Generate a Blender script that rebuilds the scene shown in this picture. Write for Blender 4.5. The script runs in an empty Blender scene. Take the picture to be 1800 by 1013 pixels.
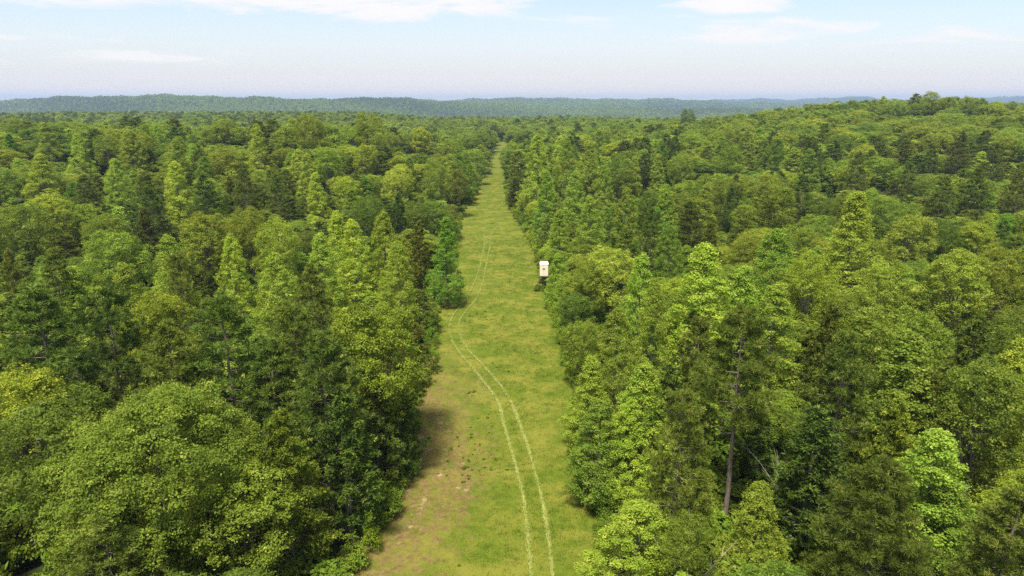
import bpy, math, random, time
T0 = time.time()
def lap(w): print(f'[{time.time() - T0:6.1f}s] {w}', flush=True)
import numpy as np
R_ = math.radians
random.seed(7)
RNG = np.random.default_rng(11)
S = bpy.context.scene
COL = S.collection

# ------------------------------------------------------------------ camera
CAMZ, PITCH, F = 33.0, R_(15.22), 1200.0          # F in pixels of the 1800 px wide photograph
cam_d = bpy.data.cameras.new('camera')
cam_d.sensor_width = 36; cam_d.lens = 24; cam_d.clip_start = 0.5; cam_d.clip_end = 60000
cam = bpy.data.objects.new('camera', cam_d); COL.objects.link(cam)
cam.location = (0, 0, CAMZ); cam.rotation_euler = (R_(90) - PITCH, 0, 0)
S.camera = cam

# ------------------------------------------------------------------ sky, sun, exposure
SUN_EL, SUN_AZ = R_(65), R_(198)                  # azimuth clockwise from +Y: behind the camera, to the left
w = bpy.data.worlds.new('World'); S.world = w; w.use_nodes = True
nt = w.node_tree; nt.nodes.clear(); N = nt.nodes; Lk = nt.links.new
def wn(t, **k):
    n = N.new(t)
    for a, b in k.items(): setattr(n, a, b)
    return n
def wmath(op, a, b=None, clamp=False):
    n = wn('ShaderNodeMath', operation=op, use_clamp=clamp)
    for i, v in enumerate((a, b)):
        if v is None: continue
        if isinstance(v, (int, float)): n.inputs[i].default_value = v
        else: Lk(v, n.inputs[i])
    return n.outputs[0]
sky = wn('ShaderNodeTexSky', sky_type='NISHITA', sun_disc=False)
sky.sun_elevation = SUN_EL; sky.sun_rotation = SUN_AZ
sky.altitude = 200; sky.air_density = 1.0; sky.dust_density = 1.0; sky.ozone_density = 1.5
tc = wn('ShaderNodeTexCoord'); sp = wn('ShaderNodeSeparateXYZ'); Lk(tc.outputs['Generated'], sp.inputs[0])
yy = wmath('MAXIMUM', wmath('ABSOLUTE', sp.outputs[1]), 0.05)
az = wmath('DIVIDE', sp.outputs[0], yy); el = wmath('DIVIDE', sp.outputs[2], yy)
cxyz = wn('ShaderNodeCombineXYZ'); Lk(az, cxyz.inputs[0]); Lk(wmath('MULTIPLY', el, 6.0), cxyz.inputs[1])
nz = wn('ShaderNodeTexNoise'); nz.inputs['Scale'].default_value = 4.5; nz.inputs['Detail'].default_value = 9; nz.inputs['Roughness'].default_value = 0.62
nz.inputs['Distortion'].default_value = 0.5
Lk(cxyz.outputs[0], nz.inputs['Vector'])
def blob(a0, e0, ha, he, s):
    d = wmath('ADD', wmath('POWER', wmath('DIVIDE', wmath('ABSOLUTE', wmath('SUBTRACT', az, a0)), ha), 2.0),
              wmath('POWER', wmath('DIVIDE', wmath('ABSOLUTE', wmath('SUBTRACT', el, e0)), he), 2.0))
    return wmath('MULTIPLY', wmath('SUBTRACT', 1.0, d), s)
blobs = [(-0.15, 0.136, 0.21, 0.030, 1.0), (-0.62, 0.140, 0.26, 0.020, 0.95), (0.30, 0.140, 0.12, 0.020, 0.9), (0.40, 0.092, 0.24, 0.014, 0.40),
         (-0.78, 0.088, 0.20, 0.010, 0.35), (-0.42, 0.062, 0.20, 0.008, 0.25), (0.13, 0.112, 0.09, 0.006, 0.4)]
m = None
for b in blobs:
    o = wmath('MAXIMUM', blob(*b), -0.6)
    m = o if m is None else wmath('MAXIMUM', m, o)
cl = wmath('ADD', wmath('MULTIPLY', m, 0.62), wmath('MULTIPLY', wmath('SUBTRACT', nz.outputs[0], 0.5), 3.6))
mr = wn('ShaderNodeMapRange', interpolation_type='SMOOTHSTEP'); Lk(cl, mr.inputs[0])
for i, v in ((1, -0.05), (2, 0.60), (3, 0.0), (4, 0.97)): mr.inputs[i].default_value = v
hz = wn('ShaderNodeMapRange', interpolation_type='SMOOTHSTEP'); Lk(el, hz.inputs[0])
for i, v in ((1, -0.01), (2, 0.17), (3, 0.93), (4, 0.20)): hz.inputs[i].default_value = v
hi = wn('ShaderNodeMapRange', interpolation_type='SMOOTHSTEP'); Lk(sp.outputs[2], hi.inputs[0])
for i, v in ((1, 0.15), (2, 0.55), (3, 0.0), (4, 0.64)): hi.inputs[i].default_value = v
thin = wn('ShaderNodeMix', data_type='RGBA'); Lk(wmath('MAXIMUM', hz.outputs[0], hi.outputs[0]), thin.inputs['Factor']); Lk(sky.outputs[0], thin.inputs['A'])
thin.inputs['B'].default_value = (4.60, 4.43, 4.40, 1)        # high thin overcast near the horizon; unseen overhead part added to lift shadows
rim = wn('ShaderNodeMapRange', interpolation_type='SMOOTHSTEP'); Lk(el, rim.inputs[0])
for i, v in ((1, 0.0), (2, 0.05), (3, 0.85), (4, 0.0)): rim.inputs[i].default_value = v
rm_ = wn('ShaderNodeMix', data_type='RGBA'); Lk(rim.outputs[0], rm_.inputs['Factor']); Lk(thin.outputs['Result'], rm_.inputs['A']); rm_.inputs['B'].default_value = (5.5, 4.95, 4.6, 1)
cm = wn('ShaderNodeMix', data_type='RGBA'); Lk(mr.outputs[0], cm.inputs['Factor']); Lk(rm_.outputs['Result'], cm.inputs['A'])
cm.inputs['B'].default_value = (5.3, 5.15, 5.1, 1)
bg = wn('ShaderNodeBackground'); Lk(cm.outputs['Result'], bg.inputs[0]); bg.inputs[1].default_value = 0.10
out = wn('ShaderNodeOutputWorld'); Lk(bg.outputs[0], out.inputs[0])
sd = bpy.data.lights.new('sun', 'SUN'); sd.energy = 4.3; sd.angle = R_(12.0); sd.color = (1.0, 0.94, 0.84)
so = bpy.data.objects.new('sun', sd); COL.objects.link(so)
sv = np.array([math.sin(SUN_AZ) * math.cos(SUN_EL), math.cos(SUN_AZ) * math.cos(SUN_EL), math.sin(SUN_EL)])
from mathutils import Vector
so.rotation_euler = Vector(sv).to_track_quat('Z', 'Y').to_euler(); so.location = (-60, -40, 120)
vs = S.view_settings; vs.view_transform = 'Standard'; vs.look = 'None'; vs.exposure = 0.97; vs.gamma = 1.0; vs.use_curve_mapping = False
cy = S.cycles; cy.max_bounces = 6; cy.diffuse_bounces = 3; cy.glossy_bounces = 1; cy.transmission_bounces = 4; cy.volume_bounces = 0
cy.use_denoising = False; cy.denoiser = 'OPENIMAGEDENOISE'; cy.denoising_input_passes = 'RGB_ALBEDO_NORMAL'; cy.denoising_prefilter = 'ACCURATE'; cy.sample_clamp_indirect = 4.0; cy.caustics_reflective = False; cy.caustics_refractive = False

# ------------------------------------------------------------------ geometry of the place
def ray(u, v):
    a, b = (u - 900) / F, (506.5 - v) / F
    return np.array([a, math.cos(PITCH) + b * math.sin(PITCH), b * math.cos(PITCH) - math.sin(PITCH)])
def flat(u, v):
    d = ray(u, v); t = CAMZ / -d[2]
    return d[0] * t, d[1] * t
def project(x, y, z):
    dz = z - CAMZ
    dep = y * math.cos(PITCH) - dz * math.sin(PITCH)
    up = y * math.sin(PITCH) + dz * math.cos(PITCH)
    return 900 + F * x / dep, 506.5 - F * up / dep, dep
EDGE_L = [flat(*p) for p in [(600, 1080), (635, 1013), (680, 930), (725, 850), (735, 790), (745, 700), (768, 640), (768, 560), (784, 510), (808, 430), (812, 380), (840, 340), (857, 300), (871, 262), (877, 240)]]
EDGE_R = [flat(*p) for p in [(1055, 1080), (1045, 1013), (1035, 900), (1017, 800), (1005, 700), (992, 630), (968, 560), (950, 500), (938, 440), (912, 400), (889, 360), (886, 310), (893, 262), (896, 240)]]
def edge(tab, y):
    ys = np.array([p[1] for p in tab]); xs = np.array([p[0] for p in tab])
    return np.interp(y, ys, xs)
RIDE_END = 615.0
def sm(a, b, x):
    t = np.clip((x - a) / (b - a), 0, 1); return t * t * (3 - 2 * t)
def g2(x, y, cx, cy_, sx, sy): return np.exp(-((x - cx) / sx) ** 2 - ((y - cy_) / sy) ** 2)
def fnoise(x, y, s, k=0):
    x = x / s + k * 13.7; y = y / s + k * 5.1
    return (np.sin(x * 1.0 + 1.3 * np.sin(y * 0.7 + k)) + np.sin(y * 1.3 + 1.1 * np.sin(x * 0.9 + 2 + k)) + 0.5 * np.sin(x * 2.3 + y * 1.9 + k)) / 2.5
RIDGES = [  # distance, width, table of (u, v of the wooded skyline)
    (3300, 620, [(-700, 178), (-100, 180), (0, 177), (100, 173), (180, 170), (260, 169), (330, 170), (400, 171), (470, 173), (530, 177), (565, 174), (620, 173), (700, 174), (780, 177), (860, 180), (920, 184), (1000, 187), (1100, 188), (1180, 191), (1300, 192), (1500, 194), (2500, 194)]),
    (5200, 800, [(-700, 190), (600, 190), (760, 184), (830, 177), (890, 173), (960, 174), (1000, 177), (1080, 175), (1140, 175), (1200, 178), (1260, 179), (1340, 182), (1450, 186), (1600, 188), (2500, 188)]),
    (8200, 1000, [(-700, 176), (0, 174), (60, 173), (120, 176), (250, 179), (500, 178), (545, 176), (800, 177), (860, 176), (1000, 179), (1200, 179), (1330, 175), (1420, 174), (1500, 172), (1580, 176), (1680, 177), (1740, 171), (1800, 168), (1900, 168), (2500, 174)]),
]
def ground(x, y):
    x = np.asarray(x, float); y = np.asarray(y, float)
    r = np.hypot(x, y) + 1e-6
    z = 0.9 * fnoise(x, y, 42, 1) * sm(12, 45, np.abs(x + 5))
    z = z - 2.6 * np.exp(-((y - 560) / 50) ** 2) * np.exp(-((x + 8) / 90) ** 2)
    z = z + 10.0 * sm(-14, -62, x) * (1 - 0.5 * sm(-190, -300, x)) * np.exp(-((y - 250 + 0.12 * x) / 85) ** 2) + 4.5 * sm(-60, -250, x) * np.exp(-((np.hypot(x, y) - 1000) / 220) ** 2) + 3.5 * g2(x, y, 85, 265, 50, 70)
    hx = np.where(x < 252, 128.0, 80.0)
    z = z + 20.5 * np.exp(-((x - 252) / hx) ** 2 - ((y - 415) / 150) ** 2)
    azm = x / np.maximum(np.abs(y), 1)
    back = sm(0, -200, y)
    redge = np.interp(azm, [-0.9, -0.6, -0.3, -0.1, 0.0, 0.15, 0.3, 0.6, 0.9], [1250, 1200, 1020, 880, 830, 860, 800, 760, 760])
    redge = redge * (1 + 0.04 * np.sin(azm * 23))
    z = z - 50 * sm(redge, redge + 650, r)
    u = 900 + F * azm * (math.cos(PITCH) + 0.264 * math.sin(PITCH))
    rz = np.full_like(z, -50.0)
    for D, wd, tab in RIDGES:
        vt = np.interp(u, [p[0] for p in tab], [p[1] for p in tab])
        b = (506.5 - vt) / F
        elv = (b * math.cos(PITCH) - math.sin(PITCH)) / (math.cos(PITCH) + b * math.sin(PITCH))
        vt = vt + 1.3 * np.sin(u / 31 + D) + 0.9 * np.sin(u / 13.7 + 2 * D) + 0.5 * np.sin(u / 6.1)
        b = (506.5 - vt) / F
        elv = (b * math.cos(PITCH) - math.sin(PITCH)) / (math.cos(PITCH) + b * math.sin(PITCH))
        crest = CAMZ + D * np.sqrt(1 + azm ** 2 * 0) * elv - 12
        yy_ = y * 1.0
        prof = np.exp(-((yy_ - D - 260 * np.sin(azm * 7 + D)) / wd) ** 2)
        lump = 1 + 0.10 * fnoise(x, y, 190, 3) * (1 - prof)
        rz = np.maximum(rz, -50 + (crest + 50) * prof * lump)
    far = sm(redge + 100, redge + 700, r) * (1 - back)
    return z * (1 - far) + rz * far

def in_ride(x, y, pad=0.0):
    return (x > edge(EDGE_L, y) - pad) & (x < edge(EDGE_R, y) + pad) & (y < RIDE_END + pad)

# ------------------------------------------------------------------ materials
def mat(name):
    m = bpy.data.materials.new(name); m.use_nodes = True; m.node_tree.nodes.clear(); return m
class G:
    def __init__(s, m): s.n = m.node_tree.nodes; s.l = m.node_tree.links.new
    def N(s, t, **k):
        n = s.n.new(t)
        for a, b in k.items(): setattr(n, a, b)
        return n
    def put(s, i, v):
        if hasattr(v, 'type') and hasattr(v, 'is_linked'): s.l(v, i)
        else: i.default_value = (*v, 1) if isinstance(v, tuple) and len(v) == 3 and len(i.default_value) == 4 else v
    def math(s, op, a, b=0.0, clamp=False):
        n = s.N('ShaderNodeMath', operation=op, use_clamp=clamp); s.put(n.inputs[0], a); s.put(n.inputs[1], b); return n.outputs[0]
    def mix(s, f, a, b, blend='MIX'):
        n = s.N('ShaderNodeMix', data_type='RGBA', blend_type=blend); s.put(n.inputs['Factor'], f); s.put(n.inputs['A'], a); s.put(n.inputs['B'], b); return n.outputs['Result']
    def noise(s, scale, detail=4, rough=0.55, vec=None):
        n = s.N('ShaderNodeTexNoise'); n.inputs['Scale'].default_value = scale; n.inputs['Detail'].default_value = detail; n.inputs['Roughness'].default_value = rough
        if vec is not None: s.l(vec, n.inputs['Vector'])
        return n.outputs[0]
    def rng(s, v, a, b, c=0.0, d=1.0):
        n = s.N('ShaderNodeMapRange', interpolation_type='SMOOTHSTEP'); s.put(n.inputs[0], v)
        for i, q in enumerate((a, b, c, d)): n.inputs[i + 1].default_value = q
        return n.outputs[0]
    def attr(s, name): return s.N('ShaderNodeAttribute', attribute_name=name).outputs['Fac']
    def pos(s): return s.N('ShaderNodeNewGeometry').outputs['Position']
    def obj(s): return s.N('ShaderNodeTexCoord').outputs['Object']
    def finish(s, sh): o = s.N('ShaderNodeOutputMaterial'); s.l(sh, o.inputs['Surface'])

def leaf_mat(name, dark, light, tip, trans=0.34, rough=0.62, spec=0.16):
    """dark..light picked per leaf spray, tip = young leaves; object colour tints the whole tree."""
    m = mat(name); g = G(m)
    c = g.mix(g.attr('tint'), dark, light)
    c = g.mix(g.attr('young'), c, tip)
    oi = g.N('ShaderNodeObjectInfo')
    c = g.mix(1.0, c, oi.outputs['Color'], 'MULTIPLY')
    h = g.N('ShaderNodeHueSaturation'); g.l(c, h.inputs['Color'])
    g.l(g.rng(oi.outputs['Random'], 0, 1, 0.80, 1.24), h.inputs['Value'])
    r2 = g.math('FRACT', g.math('MULTIPLY', oi.outputs['Random'], 17.31))
    g.l(g.math('ADD', g.math('MULTIPLY', r2, 0.022), 0.478), h.inputs['Hue'])
    p = g.N('ShaderNodeBsdfPrincipled'); g.l(h.outputs[0], p.inputs['Base Color']); p.inputs['Roughness'].default_value = rough; p.inputs['Specular IOR Level'].default_value = spec
    t = g.N('ShaderNodeBsdfTranslucent'); g.l(g.mix(1.0, h.outputs[0], (1.55, 1.45, 0.55), 'MULTIPLY'), t.inputs['Color'])
    x = g.N('ShaderNodeMixShader'); x.inputs[0].default_value = trans; g.l(p.outputs[0], x.inputs[1]); g.l(t.outputs[0], x.inputs[2])
    g.finish(x.outputs[0]); return m
M = {}
M['oak'] = leaf_mat('oak_leaves', (0.104, 0.167, 0.015), (0.194, 0.287, 0.025), (0.401, 0.463, 0.068))
M['gum'] = leaf_mat('sweetgum_leaves', (0.137, 0.236, 0.022), (0.244, 0.346, 0.038), (0.418, 0.483, 0.084), 0.38)
M['pine'] = leaf_mat('pine_needles', (0.065, 0.111, 0.015), (0.121, 0.179, 0.022), (0.208, 0.262, 0.054), 0.22)
M['cedar'] = leaf_mat('cedar_sprays', (0.058, 0.093, 0.013), (0.124, 0.168, 0.017), (0.217, 0.256, 0.028), 0.2)
M['shrub'] = leaf_mat('shrub_leaves', (0.100, 0.170, 0.014), (0.182, 0.283, 0.022), (0.310, 0.379, 0.046), 0.32)
def bark_mat(name, a, b):
    m = mat(name); g = G(m)
    o = g.obj(); mp = g.N('ShaderNodeMapping'); mp.inputs['Scale'].default_value = (5, 5, 1.1); g.l(o, mp.inputs[0])
    n = g.noise(2.2, 6, 0.7, mp.outputs[0])
    p = g.N('ShaderNodeBsdfPrincipled'); g.l(g.mix(g.rng(n, 0.35, 0.7), a, b), p.inputs['Base Color']); p.inputs['Roughness'].default_value = 0.9
    bp = g.N('ShaderNodeBump'); bp.inputs['Strength'].default_value = 0.8; bp.inputs['Distance'].default_value = 0.05; g.l(n, bp.inputs['Height']); g.l(bp.outputs[0], p.inputs['Normal'])
    g.finish(p.outputs[0]); return m
M['bark'] = bark_mat('grey_bark', (0.06, 0.05, 0.04), (0.17, 0.15, 0.12))
M['pinebark'] = bark_mat('pine_bark', (0.085, 0.065, 0.048), (0.27, 0.215, 0.165))
M['deadwood'] = bark_mat('dead_wood', (0.20, 0.17, 0.14), (0.42, 0.38, 0.33))

# forest floor and far hills
m = M['floor'] = mat('forest_floor'); g = G(m); P = g.pos()
c = g.mix(g.rng(g.noise(0.35, 6, 0.6, P), 0.35, 0.65), (0.055, 0.042, 0.022), (0.030, 0.052, 0.010))
c = g.mix(g.rng(g.noise(0.05, 5, 0.6, P), 0.45, 0.65), c, (0.042, 0.066, 0.012))
p = g.N('ShaderNodeBsdfPrincipled'); g.l(c, p.inputs['Base Color']); p.inputs['Roughness'].default_value = 0.95; p.inputs['Specular IOR Level'].default_value = 0.1
bp = g.N('ShaderNodeBump'); bp.inputs['Distance'].default_value = 0.4; g.l(g.noise(1.2, 6, 0.7, P), bp.inputs['Height']); g.l(bp.outputs[0], p.inputs['Normal'])
g.finish(p.outputs[0])
# grass ride: bare / yellow / green patches; 'bare' is painted soil wear
def ride_colour(g, P, bare):
    n1 = g.noise(0.22, 6, 0.62, P); n2 = g.noise(1.6, 5, 0.7, P); n3 = g.noise(0.6, 5, 0.65, P)
    c = g.mix(g.rng(n2, 0.32, 0.68), (0.076, 0.108, 0.008), (0.112, 0.142, 0.012))
    c = g.mix(g.math('MULTIPLY', g.rng(n1, 0.42, 0.62), 0.8), c, (0.172, 0.170, 0.024))
    c = g.mix(g.math('MULTIPLY', g.rng(n3, 0.50, 0.68), 0.7), c, (0.054, 0.090, 0.006))
    f = g.math('ADD', g.math('MULTIPLY', bare, 0.95), g.math('MULTIPLY', g.math('SUBTRACT', g.noise(1.1, 8, 0.78, P), 0.5), 3.6))
    return c, g.rng(f, 0.48, 1.25)
m = M['ride'] = mat('mown_grass'); g = G(m); P = g.pos()
c, f = ride_colour(g, P, g.attr('bare'))
soil = g.mix(g.rng(g.noise(2.3, 6, 0.7, P), 0.35, 0.68), (0.115, 0.080, 0.026), (0.200, 0.140, 0.054))
c = g.mix(f, c, soil)
c = g.mix(g.rng(g.math('ADD', g.attr('bare'), g.math('MULTIPLY', g.noise(0.7, 4, 0.6, P), 0.9)), 1.52, 1.66), c, (0.34, 0.235, 0.14))
p = g.N('ShaderNodeBsdfPrincipled'); g.l(c, p.inputs['Base Color']); p.inputs['Roughness'].default_value = 0.9; p.inputs['Specular IOR Level'].default_value = 0.1
bp = g.N('ShaderNodeBump'); bp.inputs['Distance'].default_value = 0.05; bp.inputs['Strength'].default_value = 0.8; g.l(g.noise(5.0, 6, 0.75, P), bp.inputs['Height']); g.l(bp.outputs[0], p.inputs['Normal'])
g.finish(p.outputs[0])
# grass blades share the ride's patches
m = M['grass'] = mat('grass_blades'); g = G(m); P = g.pos()
c, f = ride_colour(g, P, g.attr('bare'))
c = g.mix(g.math('MULTIPLY', f, 0.5), c, (0.130, 0.112, 0.034))
h = g.N('ShaderNodeHueSaturation'); g.l(c, h.inputs['Color']); g.l(g.rng(g.attr('tint'), 0, 1, 0.92, 1.45), h.inputs['Value'])
p = g.N('ShaderNodeBsdfPrincipled'); g.l(h.outputs[0], p.inputs['Base Color']); p.inputs['Roughness'].default_value = 0.6; p.inputs['Specular IOR Level'].default_value = 0.2
t = g.N('ShaderNodeBsdfTranslucent'); g.l(h.outputs[0], t.inputs['Color'])
x = g.N('ShaderNodeMixShader'); x.inputs[0].default_value = 0.5; g.l(p.outputs[0], x.inputs[1]); g.l(t.outputs[0], x.inputs[2]); g.finish(x.outputs[0])
M['weed'] = leaf_mat('weed_leaves', (0.065, 0.112, 0.010), (0.095, 0.150, 0.012), (0.13, 0.18, 0.02), 0.45)
m = M['track'] = mat('flattened_grass'); g = G(m); P = g.pos()
c = g.mix(g.rng(g.noise(2.2, 5, 0.65, P), 0.35, 0.65), (0.200, 0.240, 0.040), (0.300, 0.310, 0.085))
h = g.N('ShaderNodeHueSaturation'); g.l(c, h.inputs['Color']); g.l(g.rng(g.attr('tint'), 0, 1, 0.7, 1.25), h.inputs['Value'])
p = g.N('ShaderNodeBsdfPrincipled'); g.l(h.outputs[0], p.inputs['Base Color']); p.inputs['Roughness'].default_value = 1.0; p.inputs['Specular IOR Level'].default_value = 0.05
g.finish(p.outputs[0])
def plain(name, a, b=None, rough=0.6, scale=3.0):
    m = mat(name); g = G(m); b = b or tuple(q * 0.88 for q in a)
    p = g.N('ShaderNodeBsdfPrincipled'); g.l(g.mix(g.rng(g.noise(scale, 6, 0.65, g.obj()), 0.35, 0.7), a, b), p.inputs['Base Color']); p.inputs['Roughness'].default_value = rough
    g.finish(p.outputs[0]); return m
M['cream'] = plain('cream_fibreglass', (0.76, 0.67, 0.49), (0.69, 0.59, 0.42), 0.45)
M['white'] = plain('white_roof', (0.82, 0.81, 0.80), (0.74, 0.73, 0.71), 0.4)
M['slot'] = plain('dark_opening', (0.015, 0.013, 0.012), None, 0.4)
M['steel'] = plain('weathered_steel', (0.055, 0.050, 0.045), (0.09, 0.07, 0.05), 0.6)
M['seam'] = plain('seam', (0.36, 0.29, 0.19), None, 0.6)

# ------------------------------------------------------------------ mesh builders
def unit(a): return a / (np.linalg.norm(a, axis=-1, keepdims=True) + 1e-9)
def np_mesh(name, verts, faces, mtl, attrs=None, smooth=False):
    """faces: (n,3) or (n,4) integer array; attrs: name -> per-face values"""
    me = bpy.data.meshes.new(name)
    nv, nf, k = len(verts), len(faces), faces.shape[1]
    me.vertices.add(nv); me.vertices.foreach_set('co', np.ascontiguousarray(verts, np.float32).ravel())
    me.loops.add(nf * k); me.loops.foreach_set('vertex_index', np.ascontiguousarray(faces, np.int32).ravel())
    me.polygons.add(nf); me.polygons.foreach_set('loop_start', np.arange(0, nf * k, k, dtype=np.int32))
    if smooth: me.polygons.foreach_set('use_smooth', np.ones(nf, bool))
    me.update(calc_edges=True)
    for a, v in (attrs or {}).items():
        v = np.asarray(v, np.float32)
        at = me.attributes.new(a, 'FLOAT', 'POINT' if len(v) == nv and len(v) != nf else 'FACE'); at.data.foreach_set('value', v)
    me.materials.append(mtl)
    return me
def leaves_mesh(name, c, nrm, L, W, tint, young, mtl, axis=None, rng=RNG, fold=0.18):
    """one kite-shaped, slightly folded face per leaf"""
    n = len(c); nrm = unit(nrm)
    a = axis if axis is not None else rng.normal(size=(n, 3))
    if axis is None: a = a - nrm * (a * nrm).sum(1, keepdims=True)
    a = unit(a); b = unit(np.cross(nrm, a))
    L = np.broadcast_to(L, (n,))[:, None]; W = np.broadcast_to(W, (n,))[:, None]
    v = np.stack([c - a * L * 0.5, c + b * W * 0.5 - a * L * 0.08 - nrm * W * fold, c + a * L * 0.5, c - b * W * 0.5 - a * L * 0.08 - nrm * W * fold], 1).reshape(-1, 3)
    f = np.arange(4 * n).reshape(n, 4)
    return np_mesh(name, v, f, mtl, {'tint': tint, 'young': young})
class Tubes:
    def __init__(s): s.v = []; s.f = []; s.n = 0
    def add(s, pts, rad, k=6):
        pts = np.asarray(pts, float); m = len(pts); rad = np.broadcast_to(rad, (m,))
        t = unit(np.gradient(pts, axis=0))
        ref = np.array([1.0, 0.13, 0.07]) if abs(t[0][0]) < 0.8 else np.array([0.1, 1.0, 0.05])
        b1 = unit(np.cross(t, ref)); b2 = np.cross(t, b1)
        an = np.linspace(0, 2 * math.pi, k, endpoint=False)
        ring = pts[:, None] + rad[:, None, None] * (np.cos(an)[None, :, None] * b1[:, None] + np.sin(an)[None, :, None] * b2[:, None])
        idx = s.n + np.arange(m * k).reshape(m, k)
        nx = np.roll(idx, -1, 1)
        s.v.append(ring.reshape(-1, 3)); s.f.append(np.stack([idx[:-1], nx[:-1], nx[1:], idx[1:]], -1).reshape(-1, 4)); s.n += m * k
    def mesh(s, name, mtl): return np_mesh(name, np.concatenate(s.v), np.concatenate(s.f), mtl, smooth=True)
def curve(a, b, sag, n=5, wob=0.0, rng=RNG):
    a, b = np.asarray(a, float), np.asarray(b, float); t = np.linspace(0, 1, n)[:, None]
    p = a * (1 - t) + b * t; p[:, 2] += (sag * 4 * t * (1 - t))[:, 0]
    if wob: p[1:-1] += rng.normal(size=(n - 2, 3)) * wob
    return p

def sprays(rng, centres, radii, outward, n_sp, n_lf, spread, flatten=0.95, up=0.38, hollow=0.72):
    """leaf positions in sprays over the outside of leafy clumps"""
    C = len(centres)
    d = unit(rng.normal(size=(C, n_sp, 3)) + outward[:, None] * 0.75 + np.array([0, 0, 0.35]))
    rr = radii[:, None, None] * (hollow + (1.08 - hollow) * rng.random((C, n_sp, 1)) ** 0.6)
    s = centres[:, None] + d * rr * np.array([1, 1, flatten])
    tint = np.clip(rng.normal(0.5, 0.2, (C, 1)) + rng.normal(0, 0.2, (C, n_sp)), 0, 1)
    young = (rng.random((C, n_sp)) < 0.12) * 0.8 * rng.random((C, n_sp))
    l = s[:, :, None] + rng.normal(size=(C, n_sp, n_lf, 3)) * spread * np.array([1, 1, 0.55])
    nr = d[:, :, None] * 0.7 + np.array([0, 0, up]) + rng.normal(size=(C, n_sp, n_lf, 3)) * 0.55
    ti = np.clip(np.broadcast_to(tint[..., None], l.shape[:-1]) + rng.normal(0, 0.13, l.shape[:-1]), 0, 1)
    yo = np.broadcast_to(young[..., None], l.shape[:-1])
    return l.reshape(-1, 3), nr.reshape(-1, 3), ti.ravel(), yo.ravel()

def make_oak(seed, H=15, R=5.0, nc=160, ns=14, nl=12, leaf=0.175, low=0.20, mtl='oak', rc=0.18, sprd=0.17, lean=0.0):
    rng = np.random.default_rng(seed)
    lobes = unit(rng.normal(size=(7, 3)))
    d = unit(rng.normal(size=(nc, 3)) + np.array([0, 0, 0.30]))
    bump = 0.74 + 0.34 * np.clip((np.max(d @ lobes.T, 1) - 0.45) / 0.5, 0, 1)
    k = np.where(np.arange(nc) < nc * 0.78, 0.80 + 0.2 * rng.random(nc), 0.30 + 0.4 * rng.random(nc)) * bump
    cz = H * (low + (1 - low) * 0.52); rz = H * (1 - low) * 0.43
    c = d * k[:, None] * np.array([R * 0.86, R * 0.86, rz]); c[:, 0] += lean * (c[:, 2] + rz)
    c[:, 2] += cz
    wide = 1.0 - 0.25 * np.clip((cz - c[:, 2]) / rz, 0, 1); c[:, :2] *= wide[:, None]
    rad = R * rc * (0.62 + 0.65 * rng.random(nc))
    lp = sprays(rng, c, rad, d, ns, nl, sprd)
    L = leaf * (0.75 + 0.5 * rng.random(len(lp[0])))
    crown = leaves_mesh('oak_crown', lp[0], lp[1], L, L * 0.62, lp[2], lp[3], M[mtl], rng=rng)
    T = Tubes(); r0 = 0.022 * H
    top = np.array([lean * H * 0.4, 0, H * 0.62]); tr = curve((0, 0, -0.4), top, 0, 7, 0.10, rng)
    T.add(tr, np.linspace(r0, r0 * 0.35, 7), 8)
    for i in rng.permutation(nc)[:26]:
        t = 0.25 + 0.65 * rng.random(); base = np.array([np.interp(t * H * 0.62, tr[:, 2], tr[:, j]) for j in range(3)])
        T.add(curve(base, c[i], 0.05 * H * rng.normal() * 0.4, 5, 0.18, rng), np.linspace(r0 * 0.38 * (1.1 - t), 0.02, 5), 5)
    return T.mesh('oak_trunk', M['bark']), crown
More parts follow.
